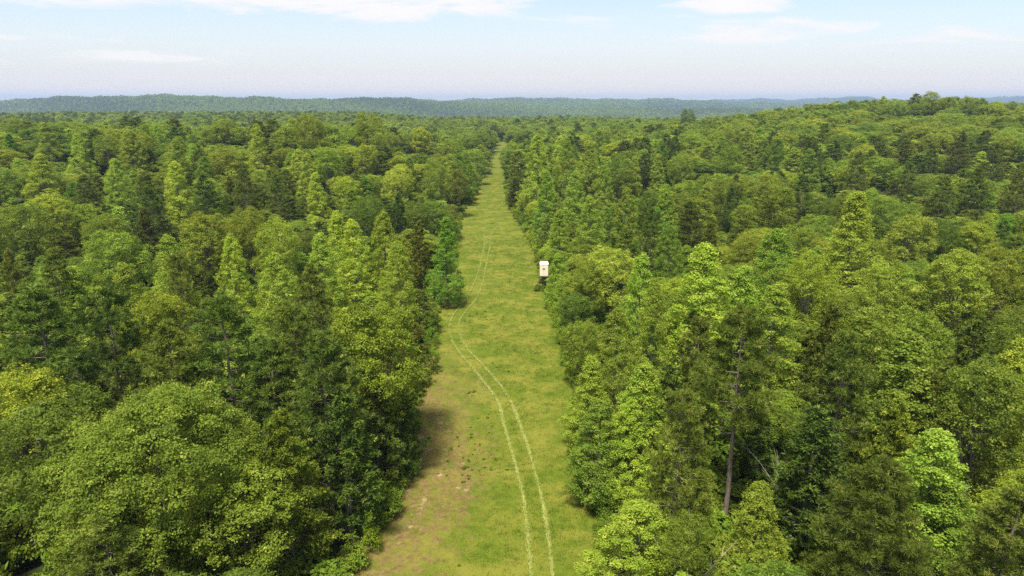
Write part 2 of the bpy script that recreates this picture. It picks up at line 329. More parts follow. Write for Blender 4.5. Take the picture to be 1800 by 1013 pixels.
def make_gum(seed, H=16, R=3.2, nb=210, leaf=0.155, ns=12, nl=12, power=0.80, low=0.06, mtl='gum', sprd=0.15, clump=0.62):
    rng = np.random.default_rng(seed)
    T = Tubes(); tr = curve((0, 0, -0.4), (0.15 * rng.normal(), 0.15 * rng.normal(), H * 0.97), 0, 9, 0.07, rng); r0 = 0.013 * H
    T.add(tr, np.linspace(r0, 0.03, 9), 7)
    # small leafy tassels over a pointed envelope with a few uneven lobes
    t = np.sort(rng.random(nb) ** 1.25); z = H * (low + (0.97 - low) * t); a = np.arange(nb) * 2.399 + rng.normal(size=nb) * 0.5
    la, lz = rng.random(9) * 6.283, rng.random(9)
    lob = np.max(np.exp(-(((a[:, None] - la + math.pi) % 6.283 - math.pi) / 0.75) ** 2 - ((t[:, None] - lz) / 0.16) ** 2), 1)
    env = R * (np.minimum(1, 0.50 + 2.4 * t) * (1 - t) ** power + 0.05) * (0.80 + 0.10 * rng.normal(size=nb) + 0.30 * lob)
    inner = np.where(rng.random(nb) < 0.18, 0.55, 1.0); o = np.stack([np.cos(a), np.sin(a), np.zeros(nb)], -1)
    bx_ = np.stack([np.interp(z, tr[:, 2], tr[:, 0]), np.interp(z, tr[:, 2], tr[:, 1]), z], -1)
    cs = bx_ + o * (env * inner)[:, None]; rs = clump * (0.7 + 0.6 * rng.random(nb)) * (1.1 - 0.45 * t); os = o + np.array([0, 0, 0.35])
    for i in range(0, nb, 3): T.add(curve(bx_[i] - np.array([0, 0, 0.35 * env[i]]), cs[i], -0.03 * env[i], 4), np.linspace(r0 * 0.28 * (1.05 - t[i]), 0.012, 4), 4)
    topc = np.array([tr[-1] + np.array([rng.normal() * 0.1, rng.normal() * 0.1, 0.25 - 0.4 * j]) for j in range(5)])
    cs = np.concatenate([cs, topc]); rs = np.concatenate([rs, [0.22, 0.30, 0.38, 0.42, 0.48]]); os = np.concatenate([os, np.tile([0, 0, 1.0], (5, 1))])
    lp = sprays(rng, cs, rs, os, ns, nl, sprd, 1.1, 0.30, 0.55)
    L = leaf * (0.75 + 0.5 * rng.random(len(lp[0])))
    crown = leaves_mesh('sweetgum_crown', lp[0], lp[1], L, L * 0.72, lp[2], lp[3], M[mtl], rng=rng)
    return T.mesh('sweetgum_trunk', M['bark']), crown
def make_pine(seed, H=18, R=3.6, nb=52, low=0.34, nt_=15, nn=40, needle=0.40, wid=0.06, dead=12, power=0.62, stubs=0):
    rng = np.random.default_rng(seed)
    T = Tubes(); tr = curve((0, 0, -0.4), (0.3 * rng.normal(), 0.3 * rng.normal(), H * 0.98), 0, 10, 0.06, rng); r0 = 0.0125 * H
    T.add(tr, np.linspace(r0, 0.035, 10), 8)
    P_, D_ = [], []
    at = lambda z: np.array([np.interp(z, tr[:, 2], tr[:, 0]), np.interp(z, tr[:, 2], tr[:, 1]), z])
    for i in range(nb):
        t = (i + rng.random()) / nb; z = H * (low + (0.985 - low) * t)
        ln = R * (min(1, 0.62 + 1.6 * t) * (1 - t) ** power + 0.10) * (0.6 + 0.55 * rng.random())
        a = i * 2.399 + rng.normal() * 0.35; o = np.array([math.cos(a), math.sin(a), 0.0]); b = at(z)
        tip = b + o * ln + np.array([0, 0, ln * (0.10 + 0.55 * t * rng.random())])
        pts = curve(b, tip, -0.06 * ln, 5); T.add(pts, np.linspace(r0 * 0.34 * (1.08 - t), 0.014, 5), 4)
        k = max(3, int(nt_ * (0.35 + 0.65 * ln / R)))
        for q in np.linspace(0.38, 1.02, k):
            side = np.cross(o, [0, 0, 1]) * rng.normal() * 0.34 * ln * (1.05 - 0.35 * q)
            P_.append(b + (tip - b) * q + side + np.array([0, 0, 0.10 + 0.22 * rng.random()])); D_.append(unit(o * 0.55 + side * 0.3 + np.array([0, 0, 0.75])))
    for j in range(5): P_.append(tr[-1] + rng.normal(size=3) * 0.22 - np.array([0, 0, 0.25 * j])); D_.append(np.array([0, 0, 1.0]))
    P_, D_ = np.array(P_), np.array(D_); n = len(P_)
    dirs = unit(rng.normal(size=(n, nn, 3)) * 0.85 + D_[:, None] * 0.75)
    L = needle * (0.75 + 0.5 * rng.random((n, 1, 1)))
    c = P_[:, None] + dirs * L * 0.55 + rng.normal(size=(n, nn, 3)) * 0.05
    ti = np.clip(rng.normal(0.5, 0.25, (n, 1)) + rng.normal(0, 0.15, (n, nn)), 0, 1); yo = np.broadcast_to((rng.random((n, 1)) < 0.13) * rng.random((n, 1)), (n, nn))
    ax = dirs.reshape(-1, 3); nr = np.cross(ax, rng.normal(size=ax.shape))
    crown = leaves_mesh('pine_crown', c.reshape(-1, 3), nr, np.broadcast_to(L, (n, nn, 1)).ravel(), wid, ti.ravel(), yo.ravel(), M['pine'], ax, rng)
    dead_m = None
    if dead:
        Dt = Tubes()
        for i in range(dead):
            z = H * (max(0.16, low - 0.22) + (0.30 + 0.05 * stubs) * rng.random()); b = at(z); a = rng.random() * 6.283
            ln = R * (0.16 + 0.30 * rng.random()); o = np.array([math.cos(a), math.sin(a), 0.25 * rng.normal()])
            p = curve(b, b + o * ln, 0.10 * ln, 5, 0.09, rng); Dt.add(p, np.linspace(0.035, 0.008, 5), 4)
            for q in (2, 3): Dt.add(curve(p[q], p[q] + unit(o + rng.normal(size=3) * 0.7) * ln * 0.35, 0, 3), np.linspace(0.018, 0.006, 3), 3)
        dead_m = Dt.mesh('dead_branch', M['deadwood'])
    return T.mesh('pine_trunk', M['pinebark']), crown, dead_m
def make_cedar(seed, H=10, R=2.2, n=1700, k=12, size=0.24, power=0.85, droop=0.2):
    rng = np.random.default_rng(seed)
    T = Tubes(); tr = curve((0, 0, -0.4), (0.1 * rng.normal(), 0.1 * rng.normal(), H * 0.97), 0, 7, 0.05, rng); T.add(tr, np.linspace(0.016 * H, 0.02, 7), 6)
    nb = 64; P_, O_, tt = [], [], []
    for i in range(nb):
        t = (i + rng.random()) / nb; z = H * (0.06 + 0.92 * t); env = R * (min(1, 0.62 + 2.0 * t) * (1 - t) ** power + 0.05) * (0.70 + 0.5 * rng.random())
        a = i * 2.399 + rng.normal() * 0.3; o = np.array([math.cos(a), math.sin(a), 0.0]); up = 0.55 - droop
        tip = np.array([0, 0, z]) + o * env + np.array([0, 0, env * up]); b = np.array([0, 0, z])
        T.add(curve(b, tip, -0.05 * env, 4), np.linspace(0.045 * (1.05 - t), 0.01, 4), 3)
        m_ = max(4, int(n / nb * (0.25 + env / R)))
        q = 0.22 + 0.82 * rng.random(m_) ** 0.75
        P_.append(b + (tip - b) * q[:, None] + rng.normal(size=(m_, 3)) * (0.10 + 0.13 * env * (1.1 - q))[:, None]); O_.append(np.broadcast_to(o, (m_, 3))); tt.append(np.full(m_, rng.normal(0.5, 0.18)))
    P_, O_, tt = np.concatenate(P_), np.concatenate(O_), np.concatenate(tt); n = len(P_)
    dirs = unit(O_[:, None] * 0.55 + np.array([0, 0, 0.45 - droop]) + rng.normal(size=(n, k, 3)) * 0.5)
    c = P_[:, None] + dirs * size * 0.5
    ti = np.clip(tt[:, None] + rng.normal(0, 0.2, (n, k)), 0, 1); yo = (rng.random((n, 1)) < 0.12) * rng.random((n, 1)) * np.ones((1, k))
    ax = dirs.reshape(-1, 3); nr = np.cross(ax, rng.normal(size=ax.shape))
    crown = leaves_mesh('cedar_crown', c.reshape(-1, 3), nr, size * (0.7 + 0.6 * rng.random(len(ax))), size * 0.30, ti.ravel(), yo.ravel(), M['cedar'], ax, rng)
    return T.mesh('cedar_trunk', M['bark']), crown
def make_shrub(seed, H=2.6, R=1.6, nc=24, ns=16, nl=8, leaf=0.17, mtl='shrub'):
    rng = np.random.default_rng(seed)
    d = unit(rng.normal(size=(nc, 3)) + np.array([0, 0, 0.5])); d[:, 2] = np.abs(d[:, 2])
    c = d * np.array([R * 0.7, R * 0.7, H * 0.62]) * (0.45 + 0.55 * rng.random((nc, 1))); c[:, 2] += H * 0.14
    lp = sprays(rng, c, R * 0.30 * (0.7 + 0.6 * rng.random(nc)), d, ns, nl, 0.15, 0.85, 0.5, 0.5)
    L = leaf * (0.75 + 0.5 * rng.random(len(lp[0])))
    crown = leaves_mesh('shrub_foliage', lp[0], lp[1], L, L * 0.62, lp[2], lp[3], M[mtl], rng=rng)
    T = Tubes()
    for i in range(7): T.add(curve((0.1 * rng.normal(), 0.1 * rng.normal(), -0.2), c[i], 0.1, 4, 0.05, rng), np.linspace(0.035, 0.01, 4), 4)
    return T.mesh('shrub_stem', M['bark']), crown

lap('near kinds')
# near kinds (detailed) and far kinds (fewer, larger leaves) ------------------------------------------------
PROTO = {
    'oak': [make_oak(101, 15, 4.6), make_oak(102, 15, 5.2, 190), make_oak(103, 15, 4.2, 140, low=0.16), make_oak(104, 15, 4.9, 170, rc=0.165, lean=0.05), make_oak(105, 15, 3.9, 130, low=0.28)],
    'gum': [make_gum(201), make_gum(202, 16, 2.8, 190, power=0.7), make_gum(203, 16, 3.6, 240), make_gum(204, 16, 3.0, 190, power=1.0), make_gum(205, 16, 3.4, 230, power=0.62, low=0.15)],
    'pine': [make_pine(301), make_pine(302, 18, 4.0, 60, 0.24), make_pine(303, 18, 3.3, 50, 0.36), make_pine(304, 18, 4.3, 66, 0.18, power=0.5)],
    'cedar': [make_cedar(401), make_cedar(402, 10, 2.5, 2000), make_cedar(403, 10, 1.9, 1500, power=0.7, droop=0.05)],
    'shrub': [make_shrub(501), make_shrub(502, 2.2, 1.9, 18), make_shrub(503, 3.4, 1.5, 18)],
}
DIM = {'oak': (15, [4.9, 5.5, 4.5, 5.2, 4.2]), 'gum': (16, [3.2, 2.8, 3.6, 3.0, 3.4]), 'pine': (18, [3.6, 4.0, 3.3, 4.3]), 'cedar': (10, [2.2, 2.5, 1.9]), 'shrub': (2.6, [1.7, 2.0, 1.6])}
HERO = {
    'big_oak': make_oak(901, 15.5, 7.2, 330, 30, 15, 0.155, 0.08, rc=0.125, sprd=0.17),
    'bare_pine': make_pine(902, 18, 3.2, 46, 0.50, 16, 56, 0.40, 0.046, 14, 0.5, 3),
    'near_pine': make_pine(903, 15, 4.4, 80, 0.12, 18, 60, 0.38, 0.042, 8, 0.62),
    'ash': make_oak(904, 17, 4.4, 200, 16, 12, 0.18, 0.24, rc=0.16, mtl='oak'),
    'tall_cedar': make_cedar(905, 13, 3.0, 4200, 14, 0.22, 0.75, 0.2),
}
lap('MID')
MID = {
    'oak': [make_oak(111, 15, 4.6, 70, 8, 8, 0.44, rc=0.24, sprd=0.30), make_oak(112, 15, 5.2, 74, 8, 8, 0.44, rc=0.24, sprd=0.30), make_oak(113, 15, 4.2, 66, 8, 8, 0.44, low=0.18, rc=0.24, sprd=0.30)],
    'gum': [make_gum(211, 16, 3.2, 90, 0.40, 6, 6, sprd=0.26, clump=0.85), make_gum(212, 16, 2.8, 90, 0.40, 6, 6, 0.65, sprd=0.26, clump=0.8)],
    'pine': [make_pine(311, 18, 3.8, 40, 0.28, 7, 22, 0.55, 0.13, 0), make_pine(312, 18, 4.2, 44, 0.22, 7, 22, 0.55, 0.13, 0)],
    'cedar': [make_cedar(411, 10, 2.3, 500, 8, 0.42)],
}
FARP = [('oak', make_oak(121, 13, 5.2, 26, 6, 5, 1.05, rc=0.30, sprd=0.6)), ('oak', make_oak(122, 13, 4.8, 24, 6, 5, 1.05, rc=0.30, sprd=0.6)),
        ('gum', make_gum(221, 14, 3.6, 34, 0.95, 3, 5, sprd=0.5, clump=1.2)), ('pine', make_pine(321, 15, 4.2, 26, 0.2, 5, 8, 0.95, 0.30, 0))]

# ------------------------------------------------------------------ scene helpers
def tag(o, label=None, cat=None, group=None, kind=None):
    for k, v in (('label', label), ('category', cat), ('group', group), ('kind', kind)):
        if v: o[k] = v
    return o
def link(name, me, parent=None):
    o = bpy.data.objects.new(name, me); COL.objects.link(o)
    if parent is not None: o.parent = parent
    return o
def empty(name, loc, rz=0.0, scl=(1, 1, 1)):
    o = bpy.data.objects.new(name, None); COL.objects.link(o); o.location = loc; o.rotation_euler = (0, 0, rz); o.scale = scl
    o.empty_display_size = 0.5; return o
def bm_box(bm_list, x0, x1, y0, y1, z0, z1, bevel=0.0):
    import bmesh
    b = bmesh.new(); bmesh.ops.create_cube(b, size=1)
    for v in b.verts: v.co = ((x0 + x1) / 2 + v.co.x * (x1 - x0), (y0 + y1) / 2 + v.co.y * (y1 - y0), (z0 + z1) / 2 + v.co.z * (z1 - z0))
    if bevel: bmesh.ops.bevel(b, geom=b.edges[:] + b.verts[:], offset=bevel, segments=3, affect='EDGES', profile=0.5)
    me = bpy.data.meshes.new('t'); b.to_mesh(me); b.free(); bm_list.append(me)
def join(name, meshes, mtl):
    import bmesh
    b = bmesh.new()
    for q in meshes: b.from_mesh(q); bpy.data.meshes.remove(q)
    me = bpy.data.meshes.new(name); b.to_mesh(me); b.free(); me.materials.append(mtl); return me

# ------------------------------------------------------------------ ground: one sheet to the horizon
ang = np.concatenate([np.linspace(-52, 52, 320), np.linspace(56, 304, 63)])
ang = np.radians(ang)
rad = np.concatenate([[4, 9, 15], np.linspace(20, 140, 61), np.geomspace(143, 2000, 170), np.linspace(2030, 9800, 190), [12000, 20000, 40000]])
A, Rr = np.meshgrid(ang, rad)
X, Y = Rr * np.sin(A), Rr * np.cos(A)
Z = ground(X, Y)
inr = in_ride(X, Y, 1.0); Z = np.where(inr, Z - 0.25, Z)
Z = np.where(Rr > 11000, -50, Z)
na, nr_ = len(ang), len(rad)
idx = 1 + np.arange(na * nr_).reshape(nr_, na); nx = np.roll(idx, -1, 1)
quads = np.stack([idx[:-1], idx[1:], nx[1:], nx[:-1]], -1).reshape(-1, 4)
fan = np.stack([np.zeros(na, int), idx[0], nx[0], nx[0]], -1)
verts = np.concatenate([[[0, 0, -0.2]], np.stack([X, Y, Z], -1).reshape(-1, 3)])
me = np_mesh('ground', verts, quads, M['floor'], smooth=True)
tag(link('ground', me), 'leaf-littered forest floor and rolling ground under the trees', None, None, 'structure')

# grassy ride down the middle
ys = np.concatenate([np.arange(14, 150, 0.45), np.arange(150, 330, 1.2), np.arange(330, RIDE_END + 3, 3.0)])
ts = np.linspace(0, 1, 70)
pad_ = 2.6 - 1.9 * sm(120, 260, ys); xl, xr = edge(EDGE_L, ys) - pad_, edge(EDGE_R, ys) + pad_
RX = xl[:, None] * (1 - ts) + xr[:, None] * ts; RY = np.repeat(ys[:, None], 70, 1)
RZ = ground(RX, RY) + 0.035 * fnoise(RX, RY, 1.1, 5) + 0.05 * fnoise(RX, RY, 3.1, 6)
def bare(x, y):
    """worn strip along the foot of the left trees, worst near the camera"""
    s = (x - edge(EDGE_L, y)) / 7.5
    near = 1 - sm(62, 105, y)
    b = (1 - sm(0.0, 1.25, s)) * (0.35 + 0.75 * near)
    b = b + 0.30 * near * np.exp(-((x - edge(EDGE_L, y) - 6) / 3.2) ** 2)
    b = b + 0.34 * g2(x, y, *flat(975, 740), 3.0, 9) + 0.30 * g2(x, y, *flat(800, 850), 3.5, 5) + 0.45 * g2(x, y, *flat(880, 672), 3.2, 6) + 0.4 * g2(x, y, *flat(870, 770), 1.0, 5) + 0.25 * g2(x, y, *flat(885, 282), 8, 25)
    return np.clip(b, 0, 1)
B = bare(RX, RY)
k = np.arange(RX.size).reshape(RX.shape)
quads = np.stack([k[:-1, :-1], k[:-1, 1:], k[1:, 1:], k[1:, :-1]], -1).reshape(-1, 4)
me = np_mesh('grass_ride', np.stack([RX, RY, RZ], -1).reshape(-1, 3), quads, M['ride'], {'bare': B.ravel()}, smooth=True)
tag(link('grass_path', me), 'long straight mown grass ride between the two walls of forest', None, None, 'structure')
def ride_z(x, y): return ground(x, y) + 0.035 * fnoise(x, y, 1.1, 5) + 0.05 * fnoise(x, y, 3.1, 6)

lap('the two wheel tracks')
# the two wheel tracks: flattened pale grass
TL = [(936, 1030), (934, 1013), (929, 955), (922, 885), (910, 832), (897, 787), (887, 751), (881, 726), (876, 705), (862, 688), (847, 668), (832, 649), (810, 625), (795, 602), (789, 578), (794, 558), (808, 540), (820, 527), (830, 508), (838, 488), (845, 465), (850, 442), (853, 425), (850, 412)]
TR = [(974, 1030), (972, 1013), (965, 955), (955, 885), (940, 832), (928, 787), (916, 751), (906, 726), (895, 702), (885, 686), (877, 675), (861, 657), (845, 639), (824, 618), (812, 600), (806, 580), (808, 562), (822, 545), (836, 528), (846, 508), (851, 488), (856, 460), (861, 438), (862, 420), (868, 405), (878, 398)]
def dense(tab, step):
    p = np.array([flat(*q) for q in tab]); s = np.concatenate([[0], np.cumsum(np.hypot(*np.diff(p, axis=0).T))])
    q = np.arange(0, s[-1], step); x, y = np.interp(q, s, p[:, 0]), np.interp(q, s, p[:, 1])
    ker = np.hanning(int(5 / step) | 1); ker /= ker.sum(); h = len(ker) // 2
    sx = np.convolve(np.pad(x, h, mode='edge'), ker, 'valid'); sy = np.convolve(np.pad(y, h, mode='edge'), ker, 'valid')
    return sx, sy
TRACKS = []
for tab in (TL, TR):
    x, y = dense(tab, 0.25); TRACKS.append((x, y))
    n = len(x); d = unit(np.stack([np.gradient(x), np.gradient(y)], -1)); nn = np.stack([-d[:, 1], d[:, 0]], -1)
    # blades lying along the wheel line, thick in the middle and thinning to the sides
    far = sm(70, 130, y)
    V, FF, TT, BB = [], [], [], []
    cnt = 52
    off = RNG.normal(size=(n, cnt)) * (0.062 + 0.030 * fnoise(x, y, 2.3, 2)[:, None] - 0.02 * far[:, None])
    keep = RNG.random((n, cnt)) < (np.clip(0.60 + 0.5 * fnoise(x, y, 3.7, 8) + 0.3 * fnoise(x, y, 1.3, 4), 0.30, 1) * (1 - 0.55 * sm(70, 84, y) * (1 - sm(108, 120, y))) * (1 - 0.50 * sm(95, 125, y)))[:, None]
    px = x[:, None] + nn[:, None, 0] * off + RNG.normal(size=off.shape) * 0.05; py = y[:, None] + nn[:, None, 1] * off + RNG.normal(size=off.shape) * 0.12
    an = np.arctan2(d[:, 1], d[:, 0])[:, None] + RNG.normal(size=off.shape) * 0.22
    px, py, an = px[keep], py[keep], an[keep]
    L = 0.30 + 0.35 * RNG.random(len(px)); W = 0.018 + 0.016 * RNG.random(len(px))
    z = ride_z(px, py) + 0.05 + 0.10 * RNG.random(len(px))
    c = np.stack([px, py, z], -1)
    axs = np.stack([np.cos(an), np.sin(an), 0.15 * RNG.normal(size=len(an))], -1)
    nr2 = np.stack([0.35 * RNG.normal(size=len(an)), 0.35 * RNG.normal(size=len(an)), np.ones(len(an))], -1)
    me = leaves_mesh('wheel_track', c, nr2, L, W, RNG.random(len(px)), np.zeros(len(px)), M['track'], axs)
    tag(link('wheel_track', me), 'pale line of flattened grass left by a wheel along the ride', None, 'wheel tracks in the grass', 'structure')

# grass and weeds standing on the ride (nobody could count them)
def track_dist(x, y):
    d = np.full(len(x), 99.0)
    for tx, ty in TRACKS:
        xi = np.interp(y, ty, tx, left=99, right=99); d = np.minimum(d, np.abs(x - xi))
    return d
def scatter_ride(y0, y1, dens, seed):
    rng = np.random.default_rng(seed); n = int((y1 - y0) * 26 * dens)
    y = y0 + (y1 - y0) * rng.random(n); x = -20 + 34 * rng.random(n) * 1.0
    k = (x > edge(EDGE_L, y) - 2.2) & (x < edge(EDGE_R, y) + 2.2)
    return x[k], y[k]
V, T_, B_ = [], [], []
for y0, y1, dens, sz in ((22, 62, 17, 1.0), (62, 100, 11, 1.1), (100, 170, 5, 1.3), (170, 330, 1.5, 1.5)):
    x, y = scatter_ride(y0, y1, dens, int(y0)); b = bare(x, y)
    k = (RNG.random(len(x)) < 1.0 - 0.45 * b) & ((track_dist(x, y) > 0.28) | (RNG.random(len(x)) < 0.3)); x, y, b = x[k], y[k], b[k]
    z = ride_z(x, y); hgt = sz * (0.06 + 0.11 * RNG.random(len(x))) * (1 - 0.4 * b) * (1 + 0.35 * fnoise(x, y, 2.1, 7)); hgt = np.clip(hgt, 0.05, 0.9) if sz > 2 else np.clip(hgt, 0.04, 0.42)
    ti = np.clip(0.5 + 0.25 * fnoise(x, y, 1.7, 9) + RNG.normal(0, 0.22, len(x)), 0, 1)
    for j in range(6):
        a = RNG.random(len(x)) * 6.283; wd = sz * (0.012 + 0.014 * RNG.random(len(x))); ln = hgt * (0.25 + 0.6 * RNG.random(len(x)))
        la = RNG.random(len(x)) * 6.283; ox, oy = RNG.normal(size=(2, len(x))) * 0.17 * sz
        p0 = np.stack([x + ox - np.cos(a) * wd, y + oy - np.sin(a) * wd, z - 0.02], -1); p1 = np.stack([x + ox + np.cos(a) * wd, y + oy + np.sin(a) * wd, z - 0.02], -1)
        p2 = np.stack([x + ox + np.cos(la) * ln, y + oy + np.sin(la) * ln, z + hgt], -1)
        V.append(np.stack([p0, p1, p2], 1).reshape(-1, 3)); T_.append(np.clip(ti + RNG.normal(0, 0.2, len(x)), 0, 1)); B_.append(b)
V = np.concatenate(V); f = np.arange(len(V)).reshape(-1, 3)
me = np_mesh('grass', V, f, M['grass'], {'tint': np.concatenate(T_), 'bare': np.concatenate(B_)})
tag(link('meadow_grass', me), 'short yellow-green grass growing over the ride', None, None, 'stuff')
rng = np.random.default_rng(5)
x, y = scatter_ride(24, 190, 2.2, 77)
wk = 0.9 * fnoise(x, y, 4.5, 12) + 0.5 * fnoise(x, y, 1.6, 14) + 0.8 * np.exp(-((x - edge(EDGE_L, y) - 5.0) / 3.0) ** 2) * (1 - sm(95, 125, y)) - 0.35 - 0.3 * sm(100, 130, y)
k = rng.random(len(x)) < np.clip((wk - 0.28) * 0.55, 0.0, 0.40); x, y = x[k], y[k]
n = 16; r = (0.08 + 0.30 * rng.random(len(x)) ** 2)[:, None]
dd = unit(rng.normal(size=(len(x), n, 3)) + np.array([0, 0, 0.6])); dd[..., 2] = np.abs(dd[..., 2])
c = np.stack([x, y, ride_z(x, y)], -1)[:, None] + dd * r[..., None] * np.array([1.2, 1.2, 1.0]) * (0.4 + 0.6 * rng.random((len(x), n, 1)))
tt = np.clip(rng.normal(0.5, 0.25, (len(x), 1)) + np.zeros((1, n)), 0, 1)
me = leaves_mesh('weeds', c.reshape(-1, 3), (dd * 0.6 + np.array([0, 0, 0.7]) + rng.normal(size=dd.shape) * 0.4).reshape(-1, 3), 0.17, 0.11, tt.ravel(), (rng.random(tt.shape) < 0.1).ravel().astype(float), M['weed'], rng=rng)
tag(link('weeds', me), 'dark green weeds tufted through the grass of the ride', None, None, 'stuff')

# ------------------------------------------------------------------ the white hunting blind on its stand
bx, by = flat(956, 511)
by += 0.4; bz = float(ground(bx, by))
blind = empty('hunting_blind', (bx, by, bz), R_(-3))
tag(blind, 'cream box blind with white roof on a dark steel stand beside the ride', 'hunting blind')
q = []; bm_box(q, -0.76, 0.76, -0.78, 0.78, 2.75, 4.92, 0.07); link('cabin', join('cabin', q, M['cream']), blind)
import bmesh
b = bmesh.new()
prof = [(-0.80, 4.90), (0.80, 4.90), (0.80, 4.99), (0.60, 5.20), (-0.60, 5.20), (-0.80, 4.99)]
loops = []
for yy0, ins in ((-0.82, 0.0), (-0.64, 1.0), (0.64, 1.0), (0.82, 0.0)):
    loops.append([b.verts.new((px_ * (1 if not ins or k_ in (0, 1, 2, 5) else 1), yy0, pz_ if (ins or k_ not in (3, 4)) else 4.99 + 0.002)) for k_, (px_, pz_) in enumerate(prof)])
for a_, c_ in zip(loops, loops[1:]):
    for k_ in range(6): b.faces.new((a_[k_], a_[(k_ + 1) % 6], c_[(k_ + 1) % 6], c_[k_]))
b.faces.new(loops[0][::-1]); b.faces.new(loops[-1]); bmesh.ops.recalc_face_normals(b, faces=b.faces[:])
me = bpy.data.meshes.new('roof'); b.to_mesh(me); b.free(); me.materials.append(M['white']); link('roof', me, blind)
win = []
for (x0, x1, y0, y1) in ((-0.24, 0.22, -0.800, -0.74), (-0.25, 0.25, 0.74, 0.800)):
    q = []; bm_box(q, x0, x1, y0, y1, 4.02, 4.20); link('window', join('window', q, M['slot']), blind)
for sx in (-1, 1):
    q = []; bm_box(q, sx * 0.77 - 0.03, sx * 0.77 + 0.03, -0.28, 0.28, 4.02, 4.20); link('window', join('window', q, M['slot']), blind)
q = []; bm_box(q, -0.085, -0.06, -0.789, -0.74, 2.90, 4.84); bm_box(q, -0.62, 0.62, -0.786, -0.74, 2.985, 3.00); link('door_seam', join('door_seam', q, M['seam']), blind)
q = []; bm_box(q, -0.80, 0.80, -0.82, 0.82, 2.62, 2.745, 0.01); link('platform', join('platform', q, M['steel']), blind)
for sx in (-1, 1):
    for sy in (-1, 1):
        t = Tubes(); t.add([(sx * 0.70, sy * 0.72, 2.66), (sx * 1.02, sy * 1.04, -0.25)], 0.055, 6); link('leg', t.mesh('leg', M['steel']), blind)
t = Tubes()
for h_ in (0.95, 1.85):
    e = 1.02 - 0.32 * (h_ + 0.25) / 2.91; cs_ = [(-e, -e), (e, -e), (e, e), (-e, e)]
    for i in range(4): t.add([(*cs_[i], h_), (*cs_[(i + 1) % 4], h_)], 0.03, 5)
link('brace', t.mesh('brace', M['steel']), blind)
t = Tubes()
for xo in (-0.22, 0.22): t.add([(xo, 0.80, 2.75), (xo, 1.55, -0.1)], 0.03, 5)
for i in range(8): t.add([(-0.22, 1.53 - 0.094 * i, 0.1 + 0.34 * i), (0.22, 1.53 - 0.094 * i, 0.1 + 0.34 * i)], 0.022, 5)
link('ladder', t.mesh('ladder', M['steel']), blind)

# ------------------------------------------------------------------ trees one can find in the photograph
# (u, v of the tip in the 1800 px photograph, kind, height, crown radius, tint, label or None, distance or None)
TINT = {'oak': {'mid-green': (1, 1, 1), 'deep-green': (0.74, 0.80, 0.85), 'yellow-green': (1.28, 1.16, 0.95), 'olive-green': (1.04, 0.95, 0.88), 'pale': (1.40, 1.28, 1.4)},
        'gum': {'bright-green': (1, 1, 1), 'yellow-green': (1.20, 1.12, 1.0), 'fresh-green': (0.90, 0.94, 0.85), 'deep-green': (0.62, 0.80, 0.66)},
        'pine': {'dark-green': (0.85, 0.95, 0.9), 'olive-green': (1.12, 1.04, 0.9), 'bronze-green': (1.12, 1.04, 0.95), 'brown': (1.5, 1.12, 1.1)},
        'cedar': {'dark-green': (0.82, 0.95, 1.0), 'olive-green': (1.1, 1.02, 0.9), 'yellow-green': (1.45, 1.40, 1.0), 'brown-green': (1.10, 1.0, 0.9)},
        'shrub': {'bright-green': (1.1, 1.1, 1), 'mid-green': (0.85, 0.9, 0.9), 'yellow-green': (1.35, 1.2, 1.0)}}
